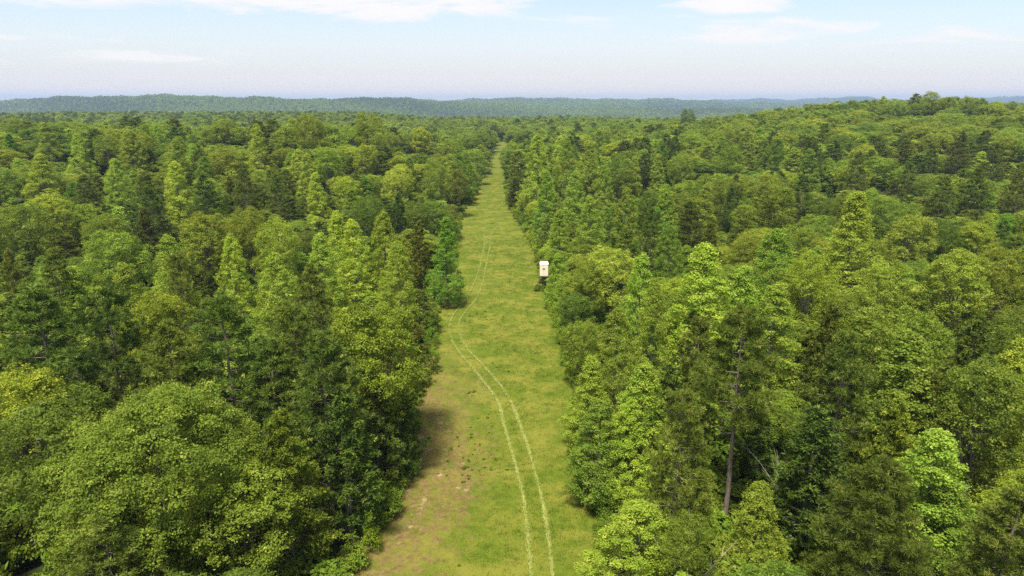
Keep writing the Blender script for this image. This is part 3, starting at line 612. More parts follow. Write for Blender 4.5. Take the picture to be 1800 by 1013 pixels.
CUR = [
 # left foreground
 (255, 688, 'big_oak', 15.5, 7.2, 'deep-green', 'huge spreading oak filling the lower left corner of the view', None),
 (90, 700, 'oak', 14.5, 5.4, 'deep-green', 'second broad oak crown merging with the huge oak on its outer side', None),
 (420, 790, 'oak', 11.5, 4.2, 'mid-green', 'low rounded oak between the huge oak and the feathery olive cedar', None),
 (25, 655, 'oak', 14, 4.0, 'yellow-green', 'yellow-green oak at the photo edge just above the huge oak', None),
 (490, 722, 'tall_cedar', 13, 3.2, 'yellow-green', 'tall feathery olive cedar standing beside the huge oak towards the ride', None),
 (600, 690, 'cedar', 12.5, 2.7, 'dark-green', 'dark dense cedar behind the feathery olive cedar at the ride', None),
 (655, 513, 'ash', 17.5, 4.3, 'yellow-green', 'tall broadleaf tree with dead grey inner branches on the left of the ride', None),
 (735, 545, 'pine', 13.5, 3.3, 'brown', 'brown-tinged pine leaning over the left edge of the ride', None),
 (190, 512, 'pine', 18, 4.2, 'dark-green', 'big dark pine with bare lower boughs behind the huge oak', None),
 (62, 505, 'pine', 18.5, 4.0, 'dark-green', 'dark pine with a forked bare limb by the left photo edge', None),
 (392, 522, 'pine', 18, 4.4, 'dark-green', 'broad dark pine between the big dark pine and the tall broadleaf tree', None),
 (300, 575, 'pine', 16, 3.8, 'olive-green', 'olive pine squeezed between the two broad dark pines', None),
 (505, 540, 'pine', 17, 3.8, 'olive-green', 'olive pine in front of the pale spires left of the ride', None),
 (560, 590, 'pine', 16.5, 3.3, 'dark-green', 'slim dark pine touching the tall broadleaf tree', None),
 (470, 600, 'pine', 14.5, 3.4, 'dark-green', 'shorter dark pine just above the feathery olive cedar', None),
 (120, 620, 'pine', 14, 3.4, 'dark-green', 'shorter dark pine just above the second broad oak crown', None),
 (560, 660, 'cedar', 12, 2.6, 'olive-green', 'olive cedar under the slim dark pine', None),
 (265, 490, 'oak', 16, 4.2, 'yellow-green', 'yellow-green oak showing between the dark pines of the left woods', None),
 (655, 640, 'cedar', 12, 2.5, 'dark-green', 'dark cedar in the shade below the tall broadleaf tree', None),
 (700, 640, 'cedar', 11, 2.3, 'dark-green', 'dark cedar at the ride edge below the brown-tinged pine', None),
 # left middle
 (592, 372, 'gum', 17, 2.9, 'yellow-green', 'first pale spire of the bright sweetgum clump left of the ride', None),
 (622, 386, 'gum', 16.5, 3.0, 'yellow-green', 'middle pale spire of the bright sweetgum clump left of the ride', None),
 (672, 370, 'gum', 17.5, 2.9, 'yellow-green', 'tallest pale spire of the bright sweetgum clump, nearest the ride', None),
 (700, 424, 'gum', 15, 2.5, 'yellow-green', 'short pale spire below the tallest spire of the bright sweetgum clump', None),
 (560, 412, 'gum', 15.5, 2.7, 'bright-green', 'bright spire on the outer flank of the pale sweetgum clump', None),
 (783, 383, 'gum', 15, 2.8, 'deep-green', 'deep green conical tree standing alone at the left ride edge', None),
 (735, 388, 'cedar', 14, 2.6, 'brown-green', 'dark brownish cedar between the sweetgum clump and the conical ride-edge tree', None),
 (405, 412, 'gum', 16.5, 2.7, 'yellow-green', 'slim yellow-green spire above the broad dark pine', None),
 (478, 446, 'gum', 15, 3.2, 'bright-green', 'wide bright sweetgum between the slim yellow spire and the pale clump', None),
 (220, 463, 'gum', 14.5, 2.7, 'yellow-green', 'bright pointed sweetgum above the big dark pine', None),
 (130, 470, 'gum', 13.5, 2.9, 'yellow-green', 'bright low sweetgum just above the pine with the forked limb', None),
 (297, 414, 'gum', 15, 3.2, 'fresh-green', None, None), (310, 448, 'pine', 15.5, 3.0, 'olive-green', None, None),
 (90, 438, 'pine', 16, 2.8, 'bronze-green', None, None), (12, 438, 'cedar', 12, 2.2, 'olive-green', None, None),
 (540, 468, 'pine', 15, 3.0, 'bronze-green', None, None), (198, 404, 'oak', 15, 4.9, 'mid-green', None, None), (185, 361, 'oak', 15.5, 4.6, 'mid-green', None, None),
 (355, 378, 'oak', 15, 4.9, 'olive-green', None, None), (480, 382, 'oak', 15.5, 4.4, 'mid-green', None, None), (435, 364, 'oak', 15, 4.0, 'yellow-green', None, None),
 (30, 357, 'oak', 16, 5.4, 'mid-green', None, None), (75, 330, 'oak', 16, 5.2, 'yellow-green', None, None), (250, 365, 'cedar', 13, 3.0, 'brown-green', None, None),
 (65, 272, 'gum', 17.5, 4.2, 'yellow-green', 'large pale sweetgum rising near the left photo edge', None),
 (307, 246, 'gum', 18, 3.4, 'bright-green', None, None), (305, 284, 'gum', 17.5, 3.6, 'yellow-green', 'brightest tall sweetgum in the middle of the left woods', None),
 (450, 218, 'gum', 19, 4.0, 'yellow-green', 'tall double-looking pale sweetgum below the left skyline oaks', None),
 (198, 279, 'gum', 16, 3.2, 'bright-green', None, None), (80, 216, 'gum', 18, 4.0, 'bright-green', None, None), (555, 304, 'gum', 15.5, 3.0, 'yellow-green', None, None),
 (540, 270, 'gum', 15.5, 3.2, 'bright-green', None, None), (135, 235, 'gum', 17, 4.0, 'yellow-green', None, None), (230, 230, 'gum', 17, 4.2, 'yellow-green', None, None),
 (547, 196, 'oak', 19, 6.4, 'yellow-green', 'tall domed oak breaking the skyline of the left woods', 235),
 (642, 198, 'oak', 18.5, 6.6, 'yellow-green', 'wide domed oak next to the tallest dome, nearer the ride', 255),
 (395, 207, 'oak', 18, 6.6, 'yellow-green', 'wide bright oak on the outer side of the tallest dome', 275),
 (575, 250, 'oak', 15.5, 4.6, 'mid-green', None, None), (640, 255, 'oak', 15, 4.4, 'yellow-green', None, None), (695, 287, 'oak', 15.5, 4.9, 'pale', 'pale grey-green rounded oak near the far left ride edge', None),
 (770, 292, 'oak', 16, 4.8, 'deep-green', 'dark drooping oak overhanging the left ride edge', None),
 (822, 296, 'oak', 14.5, 4.0, 'olive-green', 'low olive oak reaching out over the ride beyond the dark drooping oak', None),
 (845, 224, 'oak', 16.5, 5.0, 'mid-green', None, 400), (740, 225, 'oak', 17, 5.4, 'yellow-green', None, 300), (690, 230, 'oak', 16, 4.6, 'mid-green', None, 290), (790, 245, 'oak', 16, 4.6, 'olive-green', None, 300),
 (260, 328, 'pine', 16, 3.4, 'dark-green', None, None), (360, 308, 'pine', 16, 3.6, 'dark-green', None, None), (425, 298, 'pine', 16, 3.2, 'bronze-green', None, None),
 (640, 340, 'oak', 15, 4.2, 'deep-green', None, None), (700, 340, 'cedar', 13.5, 2.8, 'dark-green', None, None),
 # right foreground
 (1308, 553, 'bare_pine', 18, 3.3, 'olive-green', 'tall pine with a long bare trunk right of the ride', None),
 (1200, 690, 'pine', 13.5, 2.6, 'olive-green', 'smaller bare-stemmed pine just left of the long bare trunk', None),
 (1555, 822, 'near_pine', 13, 4.3, 'olive-green', 'nearest bushy pine with pale candles in the lower right', None),
 (1792, 868, 'pine', 12.5, 3.2, 'olive-green', 'pine cut by the lower right corner of the photo', None),
 (1490, 590, 'pine', 16, 3.2, 'bronze-green', 'brownish pine to the right of the tall bare-trunked pine', None),
 (1222, 745, 'gum', 10.5, 1.9, 'fresh-green', 'slender young sweetgum in front of the smaller bare-stemmed pine', None),
 (1336, 853, 'gum', 9.5, 2.3, 'yellow-green', 'bright young sweetgum at the foot of the long bare trunk', None),
 (1122, 882, 'gum', 8, 2.7, 'yellow-green', 'bright bushy young sweetgum in the lower middle near the ride', None),
 (1195, 905, 'oak', 7.5, 2.4, 'mid-green', None, None), (1440, 720, 'cedar', 12, 3.2, 'dark-green', 'dark drooping cedar close right of the long bare trunk', None),
 (1580, 703, 'tall_cedar', 12.5, 3.2, 'yellow-green', 'feathery olive-yellow cedar above the nearest bushy pine', None),
 (1463, 535, 'cedar', 14.5, 2.9, 'brown-green', 'dark conical cedar above the brownish pine', None), (1535, 545, 'oak', 14.5, 3.8, 'fresh', None, None), (1720, 560, 'cedar', 14.5, 3.1, 'dark-green', None, None),
 (1594, 580, 'gum', 15.5, 3.8, 'bright-green', None, None), (1655, 756, 'gum', 12.5, 3.0, 'bright-green', None, None), (1797, 600, 'gum', 15.5, 3.0, 'yellow-green', 'bright yellow-green sweetgum cut by the right photo edge', None),
 (1740, 640, 'oak', 14, 3.8, 'deep-green', None, None), (1680, 850, 'gum', 9.5, 2.3, 'fresh-green', None, None), (1640, 650, 'cedar', 12.5, 2.8, 'olive-green', None, None),
 (1125, 448, 'gum', 17.5, 2.6, 'bright-green', 'tall pointed sweetgum right of the pale oak by the blind', None), (1152, 492, 'gum', 15.5, 2.3, 'bright-green', 'second pointed sweetgum, just below the tall pointed one right of the ride', None),
 (1085, 545, 'gum', 14, 2.4, 'bright-green', None, None), (1130, 640, 'gum', 12.5, 2.6, 'fresh-green', None, None), (1030, 628, 'gum', 10, 2.4, 'fresh-green', None, None),
 (1055, 705, 'gum', 9.5, 2.6, 'bright-green', 'bright bushy sweetgum on the right ride edge opposite the bare soil', None), (1110, 700, 'gum', 10, 2.2, 'yellow-green', None, None), (1180, 640, 'cedar', 11.5, 2.4, 'dark-green', None, None),
 (1245, 433, 'gum', 18, 3.6, 'yellow-green', 'big bright sweetgum in the middle of the right woods', None), (1310, 470, 'gum', 15.5, 3.2, 'bright-green', None, None), (1360, 500, 'gum', 14.5, 3.4, 'yellow-green', None, None), (1230, 560, 'pine', 15.5, 2.8, 'olive-green', None, None),
 (1365, 404, 'gum', 16.5, 3.6, 'fresh-green', None, None), (1075, 432, 'oak', 13, 4.3, 'pale', 'pale-leaved broad oak just behind the white blind', None), (1040, 455, 'oak', 11, 3.6, 'pale', 'pale low oak crown between the blind and the tall pointed sweetgum', None),
 (984, 446, 'gum', 9.5, 2.2, 'fresh-green', 'small sweetgum hugging the right side of the white blind', None), (1005, 478, 'oak', 8.5, 2.6, 'mid-green', None, None),
 (1000, 520, 'oak', 9, 3.0, 'deep-green', None, None), (1025, 560, 'oak', 9, 2.6, 'mid-green', None, None),
 (1508, 338, 'gum', 20, 4.6, 'yellow-green', 'largest bright sweetgum of the right woods', None), (1560, 345, 'oak', 15, 4.4, 'deep-green', 'dark flat-topped oak next to the largest bright sweetgum', None), (1605, 364, 'oak', 15.5, 4.6, 'pale', None, None),
 (1690, 445, 'oak', 15, 4.6, 'mid-green', None, None), (1775, 430, 'oak', 15, 4.4, 'yellow-green', None, None), (1430, 440, 'oak', 14.5, 4.0, 'yellow-green', None, None), (1560, 460, 'oak', 14, 4.0, 'mid-green', None, None), (1630, 530, 'oak', 14, 4.2, 'mid-green', None, None),
 (1370, 325, 'oak', 16, 4.6, 'olive-green', None, None), (1200, 268, 'oak', 15.5, 4.8, 'mid-green', None, None), (1285, 255, 'oak', 16, 5.0, 'mid-green', None, None), (1240, 323, 'gum', 15.5, 3.0, 'yellow-green', None, None),
 (1315, 229, 'gum', 17, 4.6, 'bright-green', None, None), (1345, 244, 'gum', 16, 3.0, 'bright-green', None, None), (1425, 262, 'gum', 16, 3.6, 'bright-green', None, None), (1158, 271, 'gum', 15.5, 3.0, 'bright-green', None, None),
 (1055, 228, 'gum', 17, 3.8, 'bright-green', None, 330), (945, 236, 'gum', 21, 4.6, 'bright-green', 'tall bright broadleaf at the right ride edge where the ride narrows', 195), (998, 243, 'gum', 18.5, 3.6, 'bright-green', None, 190), (1035, 250, 'gum', 18, 3.4, 'bright-green', None, 195),
 (960, 300, 'gum', 15, 3.0, 'fresh-green', None, 170), (1010, 300, 'gum', 16, 3.2, 'bright-green', None, 165), (1065, 290, 'gum', 16, 3.2, 'bright-green', None, None), (1100, 330, 'gum', 15, 2.8, 'bright-green', None, None),
 (1040, 345, 'gum', 14.5, 3.0, 'yellow-green', None, None), (985, 370, 'gum', 12.5, 2.8, 'fresh-green', None, None), (1145, 368, 'pine', 15, 3.0, 'olive-green', None, None), (1100, 400, 'pine', 14, 2.8, 'olive-green', None, None),
 (1510, 268, 'pine', 18, 3.8, 'bronze-green', None, None), (1690, 232, 'pine', 18, 4.2, 'bronze-green', 'dark bronze pine standing on the slope of the right hill', 235), (1752, 254, 'pine', 18, 4.0, 'bronze-green', None, 215), (1415, 308, 'pine', 16, 3.2, 'dark-green', None, None),
 (1640, 262, 'pine', 17, 3.8, 'bronze-green', None, 235), (1725, 298, 'pine', 17, 3.8, 'olive-green', None, None), (1797, 302, 'pine', 17, 4.0, 'olive-green', None, None), (1660, 310, 'pine', 16.5, 3.6, 'bronze-green', None, None), (1600, 285, 'pine', 16, 3.4, 'bronze-green', None, None),
 (1250, 390, 'cedar', 13, 2.8, 'brown-green', None, None), (1180, 398, 'gum', 13, 2.6, 'fresh-green', None, None), (1215, 355, 'pine', 14.5, 3.0, 'bronze-green', None, None),
 (1208, 192, 'oak', 18, 6.2, 'deep-green', 'lone round crown standing above the far woods, right of the ride', 470),
 (1640, 160, 'oak', 18.5, 5.4, 'olive-green', 'tallest crown on top of the right hill against the sky', 400), (1612, 178, 'oak', 16, 5.4, 'mid-green', None, 400), (1700, 170, 'oak', 16, 5.0, 'mid-green', 'second crown on the hilltop, just right of the tallest', 395), (1752, 176, 'oak', 16, 5.0, 'yellow-green', None, 385), (1575, 180, 'oak', 16, 5.2, 'mid-green', None, 405), (1668, 170, 'oak', 16, 4.6, 'yellow-green', None, 398),
 (1635, 230, 'oak', 16, 5.0, 'yellow-green', None, None), (1775, 240, 'oak', 16, 4.6, 'yellow-green', None, None),
 (901, 256, 'oak', 5.0, 2.4, 'deep-green', 'low bush pushing into the ride from its far right side', None), (910, 258, 'oak', 5.5, 2.8, 'mid-green', None, None),
 (905, 222, 'oak', 15, 5.0, 'deep-green', 'dark rounded tree closing the right side of the far ride end', 600), (872, 214, 'oak', 16, 5.0, 'deep-green', 'dark tree closing the left side of the far ride end', 640),
]
HEROKIND = {'big_oak': 'oak', 'bare_pine': 'pine', 'near_pine': 'pine', 'ash': 'oak', 'tall_cedar': 'cedar'}
HERODIM = {'big_oak': (15.5, 7.6), 'bare_pine': (18, 3.3), 'near_pine': (15, 4.5), 'ash': (17, 4.6), 'tall_cedar': (13, 3.0)}
class Tree: pass
TREES = []
def clear_of_ride(x, y, R):
    l, r = float(edge(EDGE_L, y)), float(edge(EDGE_R, y))
    if y < RIDE_END + R and l - R < x < r + R:
        x = l - R if x < (l + r) / 2 else r + R
    return x
for (u, v, kind, H, R, tint, lab, D) in CUR:
    d = ray(u, v)
    if D is None:
        t = 20.0; hit = None
        while t < 900:
            x, y = d[0] * t, d[1] * t
            if CAMZ + d[2] * t <= float(ground(x, y)) + H: hit = t; break
            t += 0.5
        if hit is None: hit = 400
        x, y = d[0] * hit, d[1] * hit
    else:
        y = D; x = d[0] / d[1] * D
        H = max(9.0, CAMZ + d[2] / d[1] * D - float(ground(x, y)))
    T = Tree(); T.hero = kind if kind in HEROKIND else None; T.kind = HEROKIND.get(kind, kind)
    T.x, T.y = clear_of_ride(x, y, R * 0.42) if 'standing alone' not in (lab or '') else x, y; T.H = H; T.R = R * (1.18 if T.kind == 'gum' else 1.06); T.tint = tint if tint in TINT[T.kind] else 'mid-green'; T.label = lab; T.cur = True; T.var = len(TREES) * 7 + 3
    TREES.append(T)
cx_, cy_, cR = (np.array([getattr(t, a) for t in TREES]) for a in ('x', 'y', 'R'))

lap('the rest of the wood')
# ------------------------------------------------------------------ the rest of the wood
rng = np.random.default_rng(23)
def grid(s, y0, y1, amax, jit=0.42):
    xs = np.arange(-amax * y1, amax * y1, s); ys_ = np.arange(y0, y1, s)
    gx, gy = np.meshgrid(xs, ys_); gx = gx + (np.arange(len(ys_)) % 2)[:, None] * s / 2
    gx = gx + rng.uniform(-jit, jit, gx.shape) * s; gy = gy + rng.uniform(-jit, jit, gy.shape) * s
    return gx.ravel(), gy.ravel()
FILL = []
for s, r0, r1 in ((5.6, 16, 170), (7.5, 170, 400), (9.2, 400, 1500)):
    gx, gy = grid(s, 4 if r0 < 20 else r0 * 0.6, r1, 0.98)
    r = np.hypot(gx, gy)
    k = (r > r0) & (r <= r1) & (np.abs(gx) < 0.98 * gy + 14)
    k &= ground(gx, gy) > -42
    FILL.append(np.stack([gx[k], gy[k]], -1))
FILL = np.concatenate(FILL)
FZ = ground(FILL[:, 0], FILL[:, 1]); FL, FR = edge(EDGE_L, FILL[:, 1]), edge(EDGE_R, FILL[:, 1])
FN = [fnoise(FILL[:, 0], FILL[:, 1], a, b) for a, b in ((28, 21), (19, 22), (24, 23))]
for t in TREES: t.z = float(ground(t.x, t.y))
CX = np.array([(t.y, *project(t.x, t.y, t.z + t.H), project(t.x, t.y, t.z + t.H * (0.05 if t.hero == 'bare_pine' else 0.28 if t.kind == 'gum' else 0.40))[1], t.R) for t in TREES])
for fi, (gx, gy) in enumerate(FILL):
    gx, gy = float(gx), float(gy); fz = float(FZ[fi]); r = math.hypot(gx, gy)
    p_pine = 0.13 + 0.85 * g2(gx, gy, -40, 80, 24, 24) + 0.42 * g2(gx, gy, 165, 235, 60, 65) + (0.22 if r > 620 and gx < -120 else 0) - 0.07 * sm(150, 300, r) + 0.18 * max(0, FN[0][fi])
    p_ced = (0.14 if r < 220 else 0.05) + 0.10 * max(0, FN[1][fi])
    p_gum = 0.24 + 0.25 * max(0, FN[2][fi]) + 0.45 * (1 if (4 < gx < 32 and 120 < gy < 420) else 0) - 0.20 * sm(260, 420, r) - 0.25 * g2(gx, gy, 165, 235, 80, 90)
    if r > 300 and gx > 90: p_pine *= 0.35; p_gum *= 0.3
    q = rng.random() * max(1.0, p_pine + p_ced + p_gum + 0.15)
    kind = 'pine' if q < p_pine else 'cedar' if q < p_pine + p_ced else 'gum' if q < p_pine + p_ced + p_gum else 'oak'
    e = rng.random()
    H, R = {'oak': (9.5 + 6.5 * e, 3.7 + 1.8 * rng.random()), 'gum': (10 + 6.5 * e, 2.4 + 1.5 * rng.random()), 'pine': (12 + 5 * e, 2.6 + 1.2 * rng.random()), 'cedar': (7 + 5 * e, 1.8 + 0.9 * rng.random())}[kind]
    if r < 150: H *= 0.80
    k_ = float(sm(130, 330, r)); R *= 1 + 0.70 * k_; H *= 1 + 0.06 * k_
    if r < 30: continue
    l, rr_ = FL[fi], FR[fi]
    if gy < RIDE_END + R * 0.6 and l - R * (0.80 - 0.45 * float(sm(110, 230, gy))) < gx < rr_ + R * (0.80 - 0.45 * float(sm(110, 230, gy))): continue
    d2 = np.hypot(cx_ - gx, cy_ - gy)
    if (d2 < (cR + R) * 0.60).any(): continue
    if abs(gx - bx) < 3.5 and -6 < gy - by < 4: continue
    # do not stand in front of the trees the photograph shows whole
    if r < 450:
        u, v, dep = project(gx, gy, fz + H); ok = True
        for ci in np.nonzero((CX[:, 0] > gy) & (np.abs(CX[:, 1] - u) < F * (CX[:, 5] * 0.75 + R) / dep) & (CX[:, 3] - dep < 60))[0]:
            tb = CX[ci, 4]
            if v < tb - 4:
                need = (tb - v) * dep / F
                if need > H * 0.45: ok = False; break
                H -= need; u, v, dep = project(gx, gy, fz + H)
        if not ok or H < 4.5: continue
    T = Tree(); T.hero = None; T.kind = kind; T.x, T.y, T.H, T.R = gx, gy, H, R
    T.tint = list(TINT[kind])[min(int(rng.random() ** 1.3 * 4), 3)] if kind != 'pine' else ['dark-green', 'olive-green', 'bronze-green'][int(rng.random() * 3)]
    T.z = fz; T.label = None; T.cur = False; T.var = int(rng.integers(0, 1000)); TREES.append(T)

lap('which trees show')
# which trees show, and how much of each: far to near over a coarse raster of the view
GW, GH, Q = 600, 338, 3.0
buf = np.full((GH, GW), -1, np.int32)
for t in TREES: t.dep = project(t.x, t.y, t.z + t.H / 2)[2]
order = sorted((i for i in range(len(TREES)) if TREES[i].dep > 3), key=lambda i: -TREES[i].dep)
for i in order:
    t = TREES[i]; cf = {'oak': 0.58, 'gum': 0.5, 'pine': 0.64, 'cedar': 0.5}[t.kind]
    u0, v0, dp = project(t.x, t.y, t.z + t.H * cf); h2 = F * t.H * (1 - cf) / dp / Q; w2 = F * t.R * 0.95 / dp / Q; u0 /= Q; v0 /= Q
    a, b_, c, d = int(max(0, u0 - w2)), int(min(GW, u0 + w2 + 1)), int(max(0, v0 - h2)), int(min(GH, v0 + h2 + 1))
    if a >= b_ or c >= d: continue
    yy2, xx2 = np.mgrid[c:d, a:b_]
    ty = np.clip((yy2 - v0) / max(h2, .5), -1, 1)
    lim = np.sqrt(1 - ty ** 2) if t.kind in ('oak', 'pine') else (1 - ty * -1) * 0 + np.clip(0.25 + 0.75 * (ty + 1) / 1.2, 0, 1) * np.sqrt(np.clip(1 - np.maximum(ty, 0) ** 2, 0, 1))
    mk = np.abs(xx2 - u0) <= np.maximum(w2 * lim, 0.4)
    buf[c:d, a:b_][mk] = i
cnt = np.bincount(buf[buf >= 0], minlength=len(TREES))
sy_, sx_ = np.nonzero(buf >= 0); ids = buf[sy_, sx_]
su = np.bincount(ids, weights=sx_, minlength=len(TREES)) / np.maximum(cnt, 1); sv_ = np.bincount(ids, weights=sy_, minlength=len(TREES)) / np.maximum(cnt, 1)
picked = []
for kind in ('oak', 'gum', 'pine', 'cedar'):
    c = [i for i in range(len(TREES)) if TREES[i].kind == kind and cnt[i] >= 9]
    c.sort(key=lambda i: (-int(TREES[i].cur), -cnt[i])); picked += c[:295]
pickset = set(picked)

lap('ONES')
ONES = 'zero one two three four five six seven eight nine ten eleven twelve thirteen fourteen fifteen sixteen seventeen eighteen nineteen'.split()
TENS = '- - twenty thirty forty fifty sixty seventy eighty ninety'.split()
def words_for(n):
    n = int(min(max(n, 0), 99)); return ONES[n] if n < 20 else TENS[n // 10] + ('-' + ONES[n % 10] if n % 10 else '')
SPECIES = {'oak': ('oak_tree', 'oak tree'), 'gum': ('sweetgum_tree', 'sweetgum tree'), 'pine': ('pine_tree', 'pine tree'), 'cedar': ('cedar_tree', 'cedar tree')}
GROUPS = {'oak': 'oak trees of the mixed forest', 'gum': 'sweetgum trees of the mixed forest', 'pine': 'pine trees of the mixed forest', 'cedar': 'cedar trees of the mixed forest'}
def shape_word(t):
    k = t.R / t.H
    return {'oak': 'broad' if k > 0.34 else 'rounded' if k > 0.27 else 'tall', 'gum': 'bushy' if k > 0.24 else 'pointed' if k > 0.17 else 'slender',
            'pine': 'bushy' if k > 0.25 else 'shaggy' if k > 0.2 else 'narrow', 'cedar': 'wide' if k > 0.28 else 'conical' if k > 0.2 else 'narrow'}[t.kind]
USED = set()
def auto_label(t, i):
    r = math.hypot(t.x, t.y); l, rr_ = float(edge(EDGE_L, t.y)), float(edge(EDGE_R, t.y))
    rel = ''
    if math.hypot(t.x - bx, t.y - by) < 13: rel = 'near the white blind'
    elif t.y < RIDE_END and l - t.R - 2.5 < t.x < rr_ + t.R + 2.5: rel = 'edging the ride'
    elif t.y > 330 and t.x > 110: rel = 'on the hill'
    name = {'oak': 'oak', 'gum': 'sweetgum', 'pine': 'pine', 'cedar': 'cedar'}[t.kind]
    col = {'pale': 'pale-green'}.get(t.tint, t.tint)
    pa, pd = su[i] / GW * 100, sv_[i] / GH * 100
    for da, db in ((0, 0), (0, 1), (1, 0), (0, -1), (-1, 0), (1, 1), (-1, -1), (2, 0), (0, 2)):
        s = f'{col} {shape_word(t)} {name} {rel + ", " if rel else ""}{words_for(pa + da)} percent across and {words_for(pd + db)} percent down the photo'.replace(f'{name} {words_for(pa + da)}', f'{name}, {words_for(pa + da)}')
        if s not in USED: break
    USED.add(s); return s

PD = {}
for kind, lst in PROTO.items():
    H0, Rs = DIM[kind]
    PD[kind] = [(H0, Rs[i], p) for i, p in enumerate(lst)]
def plant(t, i):
    if t.hero: H0, R0 = HERODIM[t.hero]; pr = HERO[t.hero]
    else: H0, R0, pr = PD[t.kind][t.var % len(PD[t.kind])]
    nm, cat = SPECIES[t.kind]
    sx = t.R / R0; sz = t.H / H0
    root = empty(nm, (t.x, t.y, t.z), (t.var * 1.7) % 6.283 if not t.hero else 0.6, (sx, sx, sz))
    tag(root, t.label or auto_label(t, i), cat, GROUPS[t.kind])
    link('trunk', pr[0], root)
    c = link('crown', pr[1], root); c.color = (*TINT[t.kind][t.tint], 1)
    if len(pr) > 2 and pr[2] is not None and (t.hero or t.cur): link('dead_wood', pr[2], root)
for i in picked: plant(TREES[i], i)

lap('grey leafless')
# grey leafless sapling among the cedars
def make_dead(seed):
    rng = np.random.default_rng(seed); T = Tubes(); B2 = Tubes()
    for j in range(5):
        tip = np.array([rng.normal() * 1.6, rng.normal() * 1.2, 5.5 + 2.0 * rng.random()]); p = curve((0.15 * rng.normal(), 0.15 * rng.normal(), -0.3), tip, 0.1, 6, 0.12, rng)
        (T if j < 2 else B2).add(p, np.linspace(0.07, 0.012, 6), 5)
        for q in (2, 3, 4, 5):
            for _ in range(2): B2.add(curve(p[q], p[q] + unit(tip + rng.normal(size=3) * 3.5) * (1.0 + rng.random()), 0, 3, 0.05, rng), np.linspace(0.03, 0.008, 3), 4)
    return T.mesh('dead_trunk', M['deadwood']), B2.mesh('dead_twigs', M['deadwood'])
for (u, v, H, lab) in ((1432, 795, 7.5, 'bare grey leafless sapling right of the long bare pine trunk'), (1205, 935, 6.0, 'bare grey leafless sapling low beside the bright bushy sweetgums')):
    d = ray(u, v); t_ = 20.0
    while CAMZ + d[2] * t_ > float(ground(d[0] * t_, d[1] * t_)) + H: t_ += 0.25
    x, y = d[0] * t_, d[1] * t_; a, b_ = make_dead(int(u))
    o = empty('dead_tree', (x, y, float(ground(x, y))), 0.4, (H / 7,) * 3); tag(o, lab, 'dead tree'); link('trunk', a, o); link('branch_tangle', b_, o)

# shrubs along both sides of the ride
rng = np.random.default_rng(61); ns_ = 0
for side in (-1, 1):
    y = 37.0
    while y < 330:
        tab = EDGE_L if side < 0 else EDGE_R
        hgt = 1.3 + 2.2 * rng.random(); Rr2 = 0.9 + 1.0 * rng.random()
        x = float(edge(tab, y)) + side * (Rr2 * 0.55 + 0.9 * rng.random() - 0.4)
        near = math.hypot(x - bx, y - by) < 2.4
        if not near or y > by:
            u, v, dep = project(x, y, float(ground(x, y)) + hgt * 0.6)
            if -20 < u < 1820 and v < 1040:
                v_ = int(rng.integers(0, 3)); tn = ['bright-green', 'mid-green', 'yellow-green'][int(rng.random() ** 1.4 * 3)]
                o = empty('shrub', (x, y, float(ground(x, y))), rng.random() * 6.28, (Rr2 / DIM['shrub'][1][v_], Rr2 / DIM['shrub'][1][v_], hgt / DIM['shrub'][0]))
                sd_ = 'left' if side < 0 else 'right'
                for dd_ in (0, 1, -1, 2, -2):
                    s = f'{tn} shrub at the {sd_} ride edge, {words_for(u / 18)} percent across and {words_for(v / 10.13 + dd_)} percent down'
                    if s not in USED: break
                USED.add(s); tag(o, s, 'shrub', 'shrubs along the ride edges')
                pr = PROTO['shrub'][v_]; link('stem', pr[0], o); c = link('foliage', pr[1], o); c.color = (*TINT['shrub'][tn], 1)
        y += (1.7 + 1.8 * rng.random()) * (1 + max(0, y - 110) / 75)
for dx, dy, h_, r_, lab in ((-1.15, -0.9, 1.7, 0.9, 'dark shrub growing up round the left leg of the white blind'), (0.1, -1.2, 1.5, 1.0, 'leafy shrub in front of the stand of the white blind'), (1.3, -0.5, 2.0, 1.0, 'leafy shrub at the right leg of the white blind')):
    pr = PROTO['shrub'][1]; o = empty('shrub', (bx + dx, by + dy, float(ground(bx + dx, by + dy))), dx * 3, (r_ / 2.0, r_ / 2.0, h_ / 2.6)); tag(o, lab, 'shrub', 'shrubs along the ride edges')
    link('stem', pr[0], o); c = link('foliage', pr[1], o); c.color = (0.8, 0.85, 0.85, 1)

lap('the uncountable')
